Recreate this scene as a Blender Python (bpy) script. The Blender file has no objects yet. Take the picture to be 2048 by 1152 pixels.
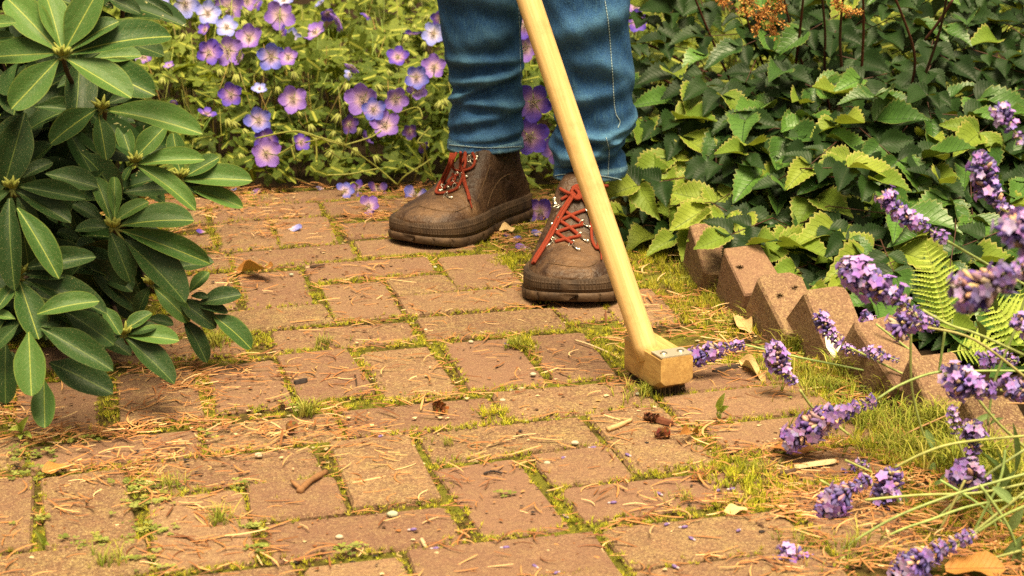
import bpy, bmesh, math, random
import numpy as np
from mathutils import Vector, Matrix
from mathutils.bvhtree import BVHTree
from math import radians, sin, cos, pi

# ------------------------------------------------------------------ camera, sky, sun, exposure
SC = bpy.context.scene
COL = SC.collection
FPX, TH, ROLL, CAMH = 3642.0, radians(15.97), -0.01543, 0.784
cd = bpy.data.cameras.new('camera'); cam = bpy.data.objects.new('camera', cd); COL.objects.link(cam)
cam.matrix_world = Matrix.Translation((0, 0, CAMH)) @ Matrix.Rotation(pi/2 - TH, 4, 'X') @ Matrix.Rotation(ROLL, 4, 'Z')
cd.sensor_width = 36; cd.lens = FPX/2048*36; cd.clip_start = .05; cd.clip_end = 300
cd.dof.use_dof = True; cd.dof.focus_distance = 2.5; cd.dof.aperture_fstop = 10.0
SC.camera = cam
w = bpy.data.worlds.new('World'); SC.world = w; w.use_nodes = True
nt = w.node_tree; bg = nt.nodes['Background']
sky = nt.nodes.new('ShaderNodeTexSky'); sky.sky_type = 'NISHITA'; sky.sun_disc = False
SUN_EL, SUN_AZ = radians(68), radians(165)
sky.sun_elevation = SUN_EL; sky.sun_rotation = SUN_AZ
sky.air_density = 1.0; sky.dust_density = 6.0; sky.ozone_density = .6
hs = nt.nodes.new('ShaderNodeHueSaturation'); hs.inputs['Saturation'].default_value = .25
tint = nt.nodes.new('ShaderNodeMix'); tint.data_type = 'RGBA'; tint.blend_type = 'MULTIPLY'
tint.inputs['Factor'].default_value = 1; tint.inputs['B'].default_value = (1, .85, .56, 1)
nt.links.new(sky.outputs[0], hs.inputs['Color']); nt.links.new(hs.outputs[0], tint.inputs['A'])
nt.links.new(tint.outputs['Result'], bg.inputs['Color']); bg.inputs['Strength'].default_value = .05
sl = bpy.data.lights.new('sun', 'SUN'); sl.energy = 2.8; sl.angle = radians(30); sl.color = (1, .83, .53)
so = bpy.data.objects.new('sun', sl); COL.objects.link(so)
sd = Vector((sin(SUN_AZ)*cos(SUN_EL), cos(SUN_AZ)*cos(SUN_EL), sin(SUN_EL)))
so.rotation_euler = sd.to_track_quat('Z', 'Y').to_euler(); so.location = (0, 0, 6)
vs = SC.view_settings; vs.view_transform = 'Standard'; vs.look = 'None'; vs.gamma = 1; vs.exposure = 1.7
SC.cycles.use_denoising = False; SC.cycles.max_bounces = 7; SC.cycles.transparent_max_bounces = 4
SC.cycles.diffuse_bounces = 2

# ------------------------------------------------------------------ helpers
rnd = random.Random(7); NR = np.random.default_rng(11)
def ray(px, py):
    x = (px-1024)/FPX; y = -(py-576)/FPX
    c, s = cos(ROLL), sin(ROLL); x, y = c*x-s*y, s*x+c*y
    return Vector((x, cos(TH)+y*sin(TH), -sin(TH)+y*cos(TH)))
def atY(px, py, Y):
    d = ray(px, py); return Vector((0, 0, CAMH)) + d*(Y/d.y)
def atz(px, py, z=0.0):
    d = ray(px, py); return Vector((0, 0, CAMH)) + d*((z-CAMH)/d.z)
CI = cam.matrix_world.inverted()
def proj(p):
    q = CI @ Vector(p); return 1024+FPX*q.x/-q.z, 576-FPX*q.y/-q.z
def ppm(p):                       # pixels per metre at a point
    return FPX/-(CI @ Vector(p)).z
def sm(a, b, x):
    t = min(1, max(0, (x-a)/(b-a))); return t*t*(3-2*t)
def interp(x, tab):
    return float(np.interp(x, [t[0] for t in tab], [t[1] for t in tab]))

W = {}
def link(o, parent, M):
    COL.objects.link(o); o.matrix_basis = M; W[o.name] = M
    if parent is not None:
        o.parent = parent; o.matrix_parent_inverse = W[parent.name].inverted()
    return o
def tag(o, label=None, cat=None, group=None, kind=None):
    if label: o['label'] = label
    if cat: o['category'] = cat
    if group: o['group'] = group
    if kind: o['kind'] = kind
    return o
def empty(name, loc):
    o = bpy.data.objects.new(name, None); o.empty_display_size = .05
    return link(o, None, Matrix.Translation(loc))
def inst(name, me, parent, M=Matrix()):
    return link(bpy.data.objects.new(name, me), parent, M)

class MB:
    def __init__(s): s.v = []; s.f = []; s.c = []; s.uv = {}; s.col = (1, 1, 1)
    def add(s, vs, fs, col=None, uvs=None):
        n = len(s.v); s.v += [tuple(v) for v in vs]
        s.c += [col or s.col]*len(vs)
        if uvs is not None:
            for i, u in enumerate(uvs): s.uv[n+i] = u
        s.f += [tuple(i+n for i in f) for f in fs]
    def box(s, M, sx, sy, sz, col=None):
        vs = [M @ Vector((x*sx/2, y*sy/2, z*sz/2)) for z in (-1, 1) for x, y in ((-1, -1), (1, -1), (1, 1), (-1, 1))]
        s.add(vs, [(3, 2, 1, 0), (4, 5, 6, 7), (0, 1, 5, 4), (1, 2, 6, 5), (2, 3, 7, 6), (3, 0, 4, 7)], col)
    def tube(s, pts, r, n=6, col=None, cap=True, flat=1.0):
        pts = [Vector(p) for p in pts]; m = len(pts)
        rs = r if isinstance(r, (list, tuple)) else [r]*m
        up = Vector((.13, .21, .97)); vs = []
        for i, p in enumerate(pts):
            t = (pts[min(i+1, m-1)]-pts[max(i-1, 0)])
            t = t.normalized() if t.length > 1e-9 else Vector((0, 0, 1))
            a = t.cross(up)
            if a.length < 1e-3: a = t.cross(Vector((1, 0, 0)))
            a.normalize(); b = a.cross(t)
            up = b if b.length > .1 else up
            for k in range(n):
                g = 2*pi*k/n; vs.append(p + (a*cos(g) + b*sin(g)*flat)*rs[i])
        fs = [(i*n+k, i*n+(k+1) % n, (i+1)*n+(k+1) % n, (i+1)*n+k) for i in range(m-1) for k in range(n)]
        if cap: fs += [tuple(range(n-1, -1, -1)), tuple((m-1)*n+k for k in range(n))]
        s.add(vs, fs, col)
    def rings(s, rings, cap0=True, cap1=True, col=None):
        n = len(rings[0]); m = len(rings); vs = [p for r in rings for p in r]
        fs = [(i*n+k, i*n+(k+1) % n, (i+1)*n+(k+1) % n, (i+1)*n+k) for i in range(m-1) for k in range(n)]
        if cap0: fs.append(tuple(range(n-1, -1, -1)))
        if cap1: fs.append(tuple((m-1)*n+k for k in range(n)))
        s.add(vs, fs, col)
    def mesh(s, name, mat, smooth=True):
        me = bpy.data.meshes.new(name); me.from_pydata(s.v, [], s.f)
        ca = me.color_attributes.new('col', 'FLOAT_COLOR', 'POINT')
        a = np.ones((len(s.v), 4), np.float32); a[:, :3] = np.array(s.c, np.float32).reshape(-1, 3)
        ca.data.foreach_set('color', a.ravel())
        if s.uv:
            ul = me.uv_layers.new(name='UVMap')
            vi = np.empty(len(me.loops), np.int32); me.loops.foreach_get('vertex_index', vi)
            U = np.array([s.uv.get(i, (0, 0)) for i in range(len(s.v))], np.float32)
            ul.data.foreach_set('uv', U[vi].ravel())
        if smooth: me.polygons.foreach_set('use_smooth', [True]*len(me.polygons))
        me.materials.append(mat); me.update(); return me
    def build(s, name, mat, parent=None, smooth=True, M=Matrix()):
        return inst(name, s.mesh(name, mat, smooth), parent, M)

def scatter(name, tv, tf, Ms, cols, mat, parent=None, tuv=None, smooth=False):
    """join many copies of a template (tv, tf) placed by 4x4 matrices into ONE mesh object"""
    tv = np.asarray(tv, np.float64); nv = len(tv); N = len(Ms)
    Ms = np.asarray(Ms, np.float64)
    V = np.einsum('nij,vj->nvi', Ms[:, :3, :3], tv) + Ms[:, None, :3, 3]
    me = bpy.data.meshes.new(name)
    tot = [len(f) for f in tf]; flat = np.concatenate([np.array(f) for f in tf])
    L = (flat[None, :] + (np.arange(N)*nv)[:, None]).ravel()
    me.vertices.add(N*nv); me.vertices.foreach_set('co', V.astype(np.float32).ravel())
    me.loops.add(len(L)); me.loops.foreach_set('vertex_index', L.astype(np.int32))
    ct = np.tile(np.array(tot, np.int32), N); st = np.concatenate([[0], np.cumsum(ct)[:-1]]).astype(np.int32)
    me.polygons.add(len(ct)); me.polygons.foreach_set('loop_start', st); me.polygons.foreach_set('loop_total', ct)
    if smooth: me.polygons.foreach_set('use_smooth', np.ones(len(ct), bool))
    me.update(calc_edges=True)
    C = np.ones((N, nv, 4), np.float32); C[:, :, :3] = np.asarray(cols, np.float32)[:, None, :]
    ca = me.color_attributes.new('col', 'FLOAT_COLOR', 'POINT'); ca.data.foreach_set('color', C.ravel())
    if tuv is not None:
        ul = me.uv_layers.new(name='UVMap'); U = np.asarray(tuv, np.float32)
        ul.data.foreach_set('uv', np.tile(U[flat], (N, 1)).ravel())
    me.validate(); me.materials.append(mat)
    return inst(name, me, parent)

def frame(p, y, n, sx, sy, sz):
    """matrix with local y along y, local z near n, at p"""
    y = Vector(y).normalized(); x = y.cross(Vector(n))
    if x.length < 1e-4: x = y.cross(Vector((1, 0, .1)))
    x.normalize(); z = x.cross(y)
    return Matrix(((x.x*sx, y.x*sy, z.x*sz, p[0]), (x.y*sx, y.y*sy, z.y*sz, p[1]), (x.z*sx, y.z*sy, z.z*sz, p[2]), (0, 0, 0, 1)))
def rv(a=1.0): return Vector((rnd.uniform(-a, a), rnd.uniform(-a, a), rnd.uniform(-a, a)))
def spline(pts, n=8):
    P = [Vector(p) for p in pts]; out = []
    for i in range(len(P)-1):
        a, b, c, d = P[max(i-1, 0)], P[i], P[i+1], P[min(i+2, len(P)-1)]
        for k in range(n):
            t = k/n; out.append(.5*((2*b)+(c-a)*t+(2*a-5*b+4*c-d)*t*t+(3*b-a-3*c+d)*t**3))
    return out + [P[-1]]

# ------------------------------------------------------------------ material toolkit
class G:
    def __init__(s, name, rough=.7, spec=.4):
        s.m = bpy.data.materials.new(name); s.m.use_nodes = True; s.nt = s.m.node_tree
        s.b = s.nt.nodes['Principled BSDF']; s.b.inputs['Roughness'].default_value = rough
        s.b.inputs['Specular IOR Level'].default_value = spec
        s.out = s.nt.nodes['Material Output']
    def n(s, t): return s.nt.nodes.new('ShaderNode'+t)
    def set(s, inp, v):
        if hasattr(v, 'links') or isinstance(v, bpy.types.NodeSocket): s.nt.links.new(v, inp)
        elif isinstance(v, (tuple, list)) and len(v) == 3 and inp.type == 'RGBA': inp.default_value = (*v, 1)
        else: inp.default_value = v
    def obj(s, off=True):
        t = s.n('TexCoord').outputs['Object']
        if not off: return t
        r = s.n('ObjectInfo').outputs['Random']
        a = s.n('VectorMath'); a.operation = 'ADD'; s.set(a.inputs[0], t)
        m = s.math('MULTIPLY', r, 37.0); c = s.n('CombineXYZ')
        for i in range(3): s.set(c.inputs[i], m)
        s.set(a.inputs[1], c.outputs[0]); return a.outputs[0]
    def pos(s): return s.n('NewGeometry').outputs['Position']
    def rand(s): return s.n('ObjectInfo').outputs['Random']
    def col(s):
        a = s.n('Attribute'); a.attribute_name = 'col'; return a.outputs['Color']
    def uv(s):
        x = s.n('SeparateXYZ'); s.set(x.inputs[0], s.n('TexCoord').outputs['UV']); return x.outputs[0], x.outputs[1]
    def noise(s, scale, vec=None, detail=4, rough=.55, dist=0):
        t = s.n('TexNoise'); s.set(t.inputs['Vector'], vec if vec is not None else s.pos())
        t.inputs['Scale'].default_value = scale; t.inputs['Detail'].default_value = detail
        t.inputs['Roughness'].default_value = rough; t.inputs['Distortion'].default_value = dist; return t.outputs[0]
    def voro(s, scale, vec=None, feat='F1'):
        t = s.n('TexVoronoi'); t.feature = feat; s.set(t.inputs['Vector'], vec if vec is not None else s.pos())
        t.inputs['Scale'].default_value = scale; return t.outputs[0]
    def wave(s, scale, vec, dist=0, dirn='X', ds=1.0):
        t = s.n('TexWave'); t.bands_direction = dirn; s.set(t.inputs['Vector'], vec)
        t.inputs['Scale'].default_value = scale; t.inputs['Distortion'].default_value = dist
        t.inputs['Detail Scale'].default_value = ds; return t.outputs['Fac']
    def ramp(s, fac, stops):
        r = s.n('ValToRGB'); s.set(r.inputs[0], fac); e = r.color_ramp.elements
        while len(e) < len(stops): e.new(.5)
        for k, (p, c) in enumerate(stops):
            e[k].position = p; e[k].color = (*c, 1) if isinstance(c, (tuple, list)) else (c, c, c, 1)
        return r.outputs[0]
    def mix(s, fac, a, b, mode='MIX'):
        m = s.n('Mix'); m.data_type = 'RGBA'; m.blend_type = mode
        s.set(m.inputs['Factor'], fac); s.set(m.inputs['A'], a); s.set(m.inputs['B'], b); return m.outputs['Result']
    def math(s, op, a, b=0.0, clamp=False):
        m = s.n('Math'); m.operation = op; m.use_clamp = clamp; s.set(m.inputs[0], a); s.set(m.inputs[1], b); return m.outputs[0]
    def bump(s, h, strength=.5, dist=.002, normal=None):
        b = s.n('Bump'); s.set(b.inputs['Height'], h); b.inputs['Strength'].default_value = strength
        b.inputs['Distance'].default_value = dist
        if normal is not None: s.set(b.inputs['Normal'], normal)
        s.set(s.b.inputs['Normal'], b.outputs[0]); return b.outputs[0]
    def base(s, c): s.set(s.b.inputs['Base Color'], c); return s
    def rough(s, r): s.set(s.b.inputs['Roughness'], r)
    def transl(s, c, f):
        t = s.n('BsdfTranslucent'); s.set(t.inputs[0], c); m = s.n('MixShader'); m.inputs[0].default_value = f
        s.nt.links.new(s.b.outputs[0], m.inputs[1]); s.nt.links.new(t.outputs[0], m.inputs[2])
        s.nt.links.new(m.outputs[0], s.out.inputs[0]); return s

def brick_mat(name, dark, mid, light, moss):
    g = G(name, .86, .25); v = g.obj()
    n1 = g.noise(9, v, 5, .6); n2 = g.noise(160, v, 4, .7); n3 = g.noise(34, v, 5, .6)
    c = g.ramp(n1, [(.3, dark), (.5, mid), (.72, light)])
    c = g.mix(g.ramp(n3, [(.42, 0), (.66, 1)]), c, moss)
    c = g.mix(g.ramp(n2, [(.38, 0.8), (.52, 0)]), c, (.10, .052, .032))
    c = g.mix(g.ramp(g.noise(70, v, 6, .75), [(.42, .55), (.54, 0)]), c, (.13, .07, .045))
    c = g.mix(g.ramp(g.noise(420, v, 2), [(.56, 0), (.66, .75)]), c, (.56, .42, .22))
    c = g.mix(g.ramp(g.noise(330, v, 3, .7), [(.40, .85), (.50, 0)]), c, (.075, .038, .026))
    c = g.mix(g.ramp(g.noise(800, v, 2, .6), [(.40, .7), (.52, 0)]), c, (.11, .06, .04))
    r2 = g.math('FRACT', g.math('MULTIPLY', g.rand(), 7.31)); c = g.mix(g.math('MULTIPLY', r2, .4), c, (.31, .185, .115))
    r = g.rand(); c = g.mix(g.math('MULTIPLY', r, .55), c, (.17, .085, .062)); g.base(c)
    h = g.math('ADD', g.math('MULTIPLY', n2, .7), g.math('ADD', g.math('MULTIPLY', n3, 1.2), g.math('MULTIPLY', g.noise(500, v, 2), .35)))
    g.bump(h, .95, .003); return g.m
M_BRICK = brick_mat('paver_brick', (.185, .10, .052), (.29, .165, .080), (.38, .235, .115), (.34, .25, .10))
M_EDGE = brick_mat('edging_brick', (.16, .095, .058), (.30, .185, .105), (.45, .30, .17), (.36, .27, .12))

def soil_mat():
    g = G('soil', .95, .1); n = g.noise(30, None, 6, .65); m = g.noise(5, None, 4)
    c = g.ramp(n, [(.3, (.012, .007, .004)), (.6, (.035, .021, .011)), (.8, (.07, .042, .02))])
    g.base(c); g.bump(g.noise(90, None, 6, .7), 1, .012); return g.m
def bed_mat():
    g = G('joint_bedding', .95, .1); n = g.noise(55, None, 5, .65); m = g.noise(11, None, 4)
    c = g.ramp(n, [(.3, (.035, .024, .010)), (.62, (.13, .09, .03))])
    c = g.mix(g.ramp(m, [(.42, 0), (.56, .8)]), c, (.17, .17, .022)); g.base(c)
    g.bump(g.noise(220, None, 5, .7), 1, .006); return g.m
M_SOIL, M_BED = soil_mat(), bed_mat()

def vcol_mat(name, rough=.75, spec=.3, tr=0, nscale=None):
    g = G(name, rough, spec); c = g.col()
    if nscale: c = g.mix(.55, c, g.ramp(g.noise(nscale, g.pos(), 3), [(.3, .35), (.7, 1.0)]), 'MULTIPLY')
    g.base(c)
    if tr: g.transl(c, tr)
    return g.m
M_MOSS = vcol_mat('moss_blades', .8, .2, .25)
M_NEEDLE = vcol_mat('dry_needles', .6, .35)
M_DRY = vcol_mat('dry_litter', .75, .25, 0, 260)
M_STEM = vcol_mat('stem', .6, .35, 0, 120)
M_LAV = vcol_mat('lavender', .65, .3, .15)

# ------------------------------------------------------------------ ground, path, bricks
mb = MB(); mb.add([(-60, -20, -.03), (60, -20, -.03), (60, 120, -.03), (-60, 120, -.03)], [(0, 1, 2, 3)])
ground = tag(mb.build('ground', M_SOIL, None, False), kind='structure')
EDGE = [atz(1330, 500), atz(1400, 560), atz(1510, 640), atz(1585, 690), atz(1690, 765), atz(1800, 830), atz(1925, 930), atz(2150, 1110), atz(2400, 1350)]
def edge_x(Y):
    ys = [p.y for p in EDGE][::-1]; xs = [p.x for p in EDGE][::-1]
    return float(np.interp(Y, ys, xs))
mb = MB(); ys = np.linspace(1.2, 3.5, 24)
for y in ys:
    for t in np.linspace(0, 1, 12):
        X = -1.5 + t*(edge_x(y)+1.5); mb.add([(X, y, -.0055+.002*sin(X*40)*sin(y*33))], [])
mb.f = [(i*12+k, i*12+k+1, (i+1)*12+k+1, (i+1)*12+k) for i in range(23) for k in range(11)]
path = tag(mb.build('brick_path', M_BED), kind='structure')

QUADS = '''876 687 1045 672 1090 763 937 782 P;1057 670 1150 663 1246 752 1106 760 P;722 697 850 686 925 782 768 800 P
848 640 1120 612 1150 652 862 680 L;542 662 810 641 847 680 545 697 L;642 570 762 567 808 625 670 641 P
775 562 887 550 902 580 790 597 H;797 598 1045 575 1075 608 815 630 L;872 518 990 512 1045 567 910 577 P
612 530 855 512 880 543 615 564 L;462 546 602 540 637 604 498 616 P;425 628 640 612 662 645 450 668 L
447 503 692 488 715 518 468 535 L;417 447 525 438 552 492 430 500 P;550 442 650 437 670 483 560 490 P
425 415 632 405 650 433 420 442 L;648 820 936 794 977 846 660 874 L;972 790 1262 757 1292 808 1003 840 L
832 868 1167 833 1205 880 868 926 L;1182 831 1327 808 1450 926 1275 940 P;645 879 812 871 895 996 715 1016 P
275 920 612 888 655 952 310 980 L;485 971 665 961 697 1024 500 1041 H;287 1000 480 985 525 1120 320 1140 P
85 958 245 935 275 1085 90 1105 P;567 712 687 701 750 782 600 805 P;415 728 552 718 585 805 430 825 P
530 1051 880 1016 947 1084 545 1114 L;880 939 1030 914 1132 1049 970 1076 P;1080 911 1220 891 1280 951 1120 974 H
1130 985 1458 938 1512 990 1165 1038 L;1200 1060 1565 1015 1610 1085 1268 1142 L;805 1110 1175 1070 1240 1142 830 1175 L
703 484 930 468 950 500 728 516 L;672 442 900 425 925 463 692 480 L;645 405 850 392 870 420 660 432 L
1300 745 1560 722 1600 760 1315 792 L;1310 800 1600 765 1640 815 1365 848 L;1420 858 1700 820 1740 868 1455 905 L
90 895 420 852 440 900 88 942 L;432 850 640 822 650 874 452 900 L;555 1140 748 1112 800 1200 590 1220 H
1280 1150 1640 1092 1700 1160 1310 1225 L;0 1118 255 1088 275 1150 0 1180 L;-110 965 65 948 65 1100 -120 1115 P
1470 925 1700 890 1760 935 1525 975 L;1590 1000 1760 975 1830 1075 1650 1100 P;-250 880 72 862 72 930 -260 955 L
225 755 400 740 415 830 225 850 P;20 775 210 758 210 850 15 868 P;300 1160 530 1130 545 1180 310 1215 L
330 552 452 546 485 612 350 620 P;250 470 405 462 425 500 270 510 L;250 520 445 510 455 538 260 548 L
330 420 410 415 405 445 320 452 H;505 388 700 375 715 398 505 409 L;300 398 495 388 495 410 290 420 L
1130 600 1180 590 1215 640 1165 650 H;1190 588 1290 575 1345 640 1230 648 P;970 1170 1180 1145 1260 1220 1040 1250 L
120 640 400 625 420 665 110 680 L;215 690 480 670 485 705 205 725 L;-70 690 190 685 190 740 -80 755 L;10 1195 280 1165 300 1230 0 1260 L'''
BR = []
for q in QUADS.replace('\n', ';').split(';'):
    a = q.split(); P = [atz(float(a[2*i]), float(a[2*i+1])) for i in range(4)]
    c = sum(P, Vector())/4; u = (P[1]-P[0]+P[2]-P[3])/2; v = (P[0]-P[3]+P[1]-P[2])/2
    wn, hn = {'P': (.098, .196), 'L': (.196, .098), 'H': (.098, .098)}[a[8]]
    ang = math.atan2(u.y, u.x); ang2 = math.atan2(v.y, v.x)-pi/2; an = .35*ang+.35*ang2+.3*radians(13)
    BR.append((c.x, c.y, an, (.5*min(u.length, wn*1.1)+.5*wn)*1.025, (.5*min(v.length, hn*1.1)+.5*hn)*1.025))
# push apart overlapping neighbours a little
def inside(px, py, pad):
    m = np.zeros(px.shape, bool)
    for (cx, cy, an, w_, h_) in BR:
        dx, dy = px-cx, py-cy; lx = dx*cos(an)+dy*sin(an); ly = -dx*sin(an)+dy*cos(an)
        m |= (abs(lx) < w_/2-pad) & (abs(ly) < h_/2-pad)
    return m
for it in range(40):
    for i in range(len(BR)):
        ci = list(BR[i]); sx = sy = 0
        for j in range(len(BR)):
            if i == j: continue
            cj = BR[j]; dx, dy = cj[0]-ci[0], cj[1]-ci[1]; a = radians(13)
            lx, ly = dx*cos(a)+dy*sin(a), -dx*sin(a)+dy*cos(a)
            ox = (ci[3]+cj[3])/2+.0045-abs(lx); oy = (ci[4]+cj[4])/2+.0045-abs(ly)
            if ox > 0 and oy > 0:
                if ox < oy: sx -= math.copysign(ox, lx)*.35
                else: sy -= math.copysign(oy, ly)*.35
        ci[0] += sx*cos(a)-sy*sin(a); ci[1] += sx*sin(a)+sy*cos(a); BR[i] = tuple(ci)

def brick_mesh(name, w_, h_, t, mat, r=.007, jit=.0022):
    out = []
    for cx, cy, a0 in ((1, 1, 0), (-1, 1, 90), (-1, -1, 180), (1, -1, 270)):
        rr = r*rnd.uniform(.6, 1.7)
        for k in range(3):
            g = radians(a0+45*k)
            out.append((cx*(w_/2-rr)+cos(g)*rr+rnd.uniform(-jit, jit), cy*(h_/2-rr)+sin(g)*rr+rnd.uniform(-jit, jit)))
    m = MB(); ch = rnd.uniform(.002, .004)
    m.rings([[(x, y, -t) for x, y in out], [(x, y, -ch-rnd.uniform(0, .0012)) for x, y in out],
             [(x*(1-ch*.75/w_*2), y*(1-ch*.75/h_*2), 0) for x, y in out]], False, True)
    me = m.mesh(name, mat, False); return me
for (cx, cy, an, w_, h_) in BR:
    me = brick_mesh('brick', w_, h_, .05, M_BRICK)
    M = Matrix.Translation((cx, cy, rnd.uniform(-.003, .003))) @ Matrix.Rotation(an, 4, 'Z') @ Matrix.Rotation(rnd.uniform(-.012, .012), 4, 'X') @ Matrix.Rotation(rnd.uniform(-.012, .012), 4, 'Y')
    inst('brick', me, path, M)

# ------------------------------------------------------------------ brick edging, set on edge like teeth
edging = tag(empty('brick_edging', atz(1585, 690)), 'row of tilted weathered bricks edging the right side of the path', 'edging')
RIDGE = [((1378, 450), (1446, 446), .085, 24), ((1441, 497), (1530, 490), .085, 28), ((1512, 552), (1604, 542), .08, 33), ((1606, 586), (1692, 575), .085, 44),
         ((1710, 646), (1798, 631), .078, 32), ((1815, 712), (1912, 702), .06, 34), ((1925, 802), (2035, 786), .052, 30), ((2060, 905), (2180, 885), .045, 30)]
rowd = (atz(1925, 802, .07)-atz(1378, 450, .085)); rowd.z = 0; rowd.normalize()
M_TUFT = vcol_mat('dark_moss', .9, .1, 0, 300)
EB = []
for k, (a, b, z, tl) in enumerate(RIDGE):
    A, B = atz(*a, z), atz(*b, z); rg = (B-A); rg.z = 0; ln = max(.058, min(rg.length, .068)); rg.normalize()
    tl = radians(tl+rnd.uniform(-6, 6))
    fw = rg.cross(Vector((0, 0, 1)))
    if fw.dot(rowd) < 0: fw = -fw
    # local x: along the ridge, local y: down the sloping near face, local z: face normal
    d = (fw*cos(tl)-Vector((0, 0, 1))*sin(tl)).normalized(); nz = rg.cross(d)
    if nz.z < 0: nz = -nz
    wd = .118; me = brick_mesh('brick', ln, wd, .1, M_EDGE, .010, .0036)
    c = A+rg*ln/2+d*(wd/2-.004)
    M = Matrix(((rg.x, d.x, nz.x, c.x), (rg.y, d.y, nz.y, c.y), (rg.z, d.z, nz.z, c.z), (0, 0, 0, 1)))
    if M.to_3x3().determinant() < 0: M = M @ Matrix.Scale(-1, 4, (1, 0, 0))
    EB.append(inst('brick', me, edging, M))
    for (ek, u, v) in ((0, .1, -.2), (2, -.48, -.42), (2, -.22, -.22), (2, .2, -.12), (1, .3, -.05)):
        if ek == k:
            p = M @ Vector((u*ln, v*wd, .0)); t = MB()
            for i in range(60):
                q = Vector((rnd.gauss(0, 1), rnd.gauss(0, 1), abs(rnd.gauss(0, 1)))).normalized(); o = p+Vector((q.x, q.y, 0))*.0025
                s_ = q.cross(Vector((.3, .5, .8))).normalized()*.0006
                t.add([o-s_, o+s_, o+q*rnd.uniform(.004, .0065)], [(0, 1, 2)], (.07*rnd.uniform(.6, 1.4), .045, .012))
            t.build('moss_tuft', M_TUFT, edging)
m = MB(); p0 = EB[3].matrix_basis if False else W[EB[3].name]
pts = [(.02+.013*cos(2*pi*i/14)*rnd.uniform(.6, 1.2), .032+.03*sin(2*pi*i/14)*rnd.uniform(.7, 1.2)) for i in range(14)]
m.add([p0 @ Vector((x, y, .0012)) for x, y in pts], [tuple(range(14))], (.8, .78, .66))
m.build('white_stain', vcol_mat('chalk_white', .9, .1, 0, 200), edging, False)

# ------------------------------------------------------------------ moss, grass, needles, litter (stuff)
BL_MOSS = [(1040, 690, .03, 1.6), (1460, 650, .07, 1.2), (1380, 620, .05, 1.2), (1000, 470, .05, 1.0), (1010, 525, .04, 1.2), (1500, 960, .07, 1.4), (980, 830, .025, 1.6),
           (1560, 745, .05, 1.2), (1350, 530, .07, 1.2), (1230, 700, .02, 1.0), (1650, 760, .06, 1.3), (1740, 830, .07, 1.1), (430, 480, .03, .7), (440, 680, .04, 1), (1800, 900, .08, 1.2),
           (1300, 780, .04, 1.1), (850, 440, .03, .5), (560, 1000, .02, .6), (1300, 560, .05, 1), (1480, 720, .05, 1.0), (620, 505, .025, .6)]
BLM = [(atz(a, b), r, k) for a, b, r, k in BL_MOSS]
N = 190000
px = NR.uniform(-1.0, .95, N); py = NR.uniform(1.6, 3.45, N)
ex = np.array([edge_x(y) for y in np.linspace(1.2, 3.6, 200)]); exi = np.interp(py, np.linspace(1.2, 3.6, 200), ex)
ins = inside(px, py, .002); deep = inside(px, py, .006); openg = ~inside(px, py, -.012)
def vnoise(x, y, s, seed):
    r = np.random.default_rng(seed); t = r.uniform(0, 1, (64, 64))
    fx, fy = x*s, y*s; ix, iy = np.floor(fx).astype(int), np.floor(fy).astype(int); u, v = fx-ix, fy-iy
    u, v = u*u*(3-2*u), v*v*(3-2*v); g = lambda a, b: t[a % 64, b % 64]
    return (g(ix, iy)*(1-u)+g(ix+1, iy)*u)*(1-v)+(g(ix, iy+1)*(1-u)+g(ix+1, iy+1)*u)*v
nz_ = .6*vnoise(px, py, 14, 1)+.4*vnoise(px, py, 45, 2)
den = np.clip((nz_-.36)*3.2, 0, 1)
blob = np.zeros(N)
for c, r, k in BLM: blob = np.maximum(blob, k*np.exp(-((px-c.x)**2+(py-c.y)**2)/(r*r)))
strip = np.clip(1-(exi-px)/.16, 0, 1)*(px < exi+.03)
den = np.where(ins, 0, den); 
keep = (NR.uniform(0, 1, N) < np.where(ins, np.where(deep, 0, .2), .22+.65*den)*(px < exi+.02) + np.where(deep, np.clip(blob-.55, 0, 1)*.7, np.clip(blob, 0, 1)*.8)+strip*np.where(ins, .12, .35)*(nz_ > .5))
keep &= (px < exi+.05) & (~openg | (NR.uniform(0, 1, N) < .10+.6*(nz_ > .56)))
mx, my, mblob, mstrip = px[keep], py[keep], blob[keep], strip[keep]
blades = []; fc = []
for k in range(6):
    a = 2*pi*k/6+.3*(k % 2); t = .55 if k % 2 else .9
    b0 = (cos(a+1.5)*.12, sin(a+1.5)*.12, 0); b1 = (-b0[0], -b0[1], 0)
    blades += [b0, b1, (cos(a)*t, sin(a)*t, 1.0 if k % 2 else .6)]; fc.append((3*k, 3*k+1, 3*k+2))
def mats(x, y, z, s, h, tilt=.3):
    n = len(x); A = NR.uniform(0, 2*pi, n); M = np.zeros((n, 4, 4)); M[:, 3, 3] = 1
    tx, ty = NR.normal(0, tilt, n), NR.normal(0, tilt, n)
    M[:, 0, 0] = np.cos(A)*s; M[:, 0, 1] = -np.sin(A)*s; M[:, 1, 0] = np.sin(A)*s; M[:, 1, 1] = np.cos(A)*s
    M[:, 0, 2] = tx*h; M[:, 1, 2] = ty*h; M[:, 2, 2] = h; M[:, 0, 3] = x; M[:, 1, 3] = y; M[:, 2, 3] = z; return M
n = len(mx); s = NR.uniform(.0028, .0062, n)*(1+.5*mblob); hh = NR.uniform(.003, .0072, n)*(1+.8*np.clip(mblob, 0, 1.2)+.9*mstrip)
zz = np.where(inside(mx, my, .004), .0005, -.0015)
pal = np.array([(.52, .48, .035), (.42, .43, .03), (.55, .48, .07), (.24, .27, .025), (.30, .23, .04), (.13, .13, .02)])
ci = NR.choice(6, n, p=[.26, .24, .16, .16, .1, .08]); cc = pal[ci]*NR.uniform(.65, 1.15, (n, 1))
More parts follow.
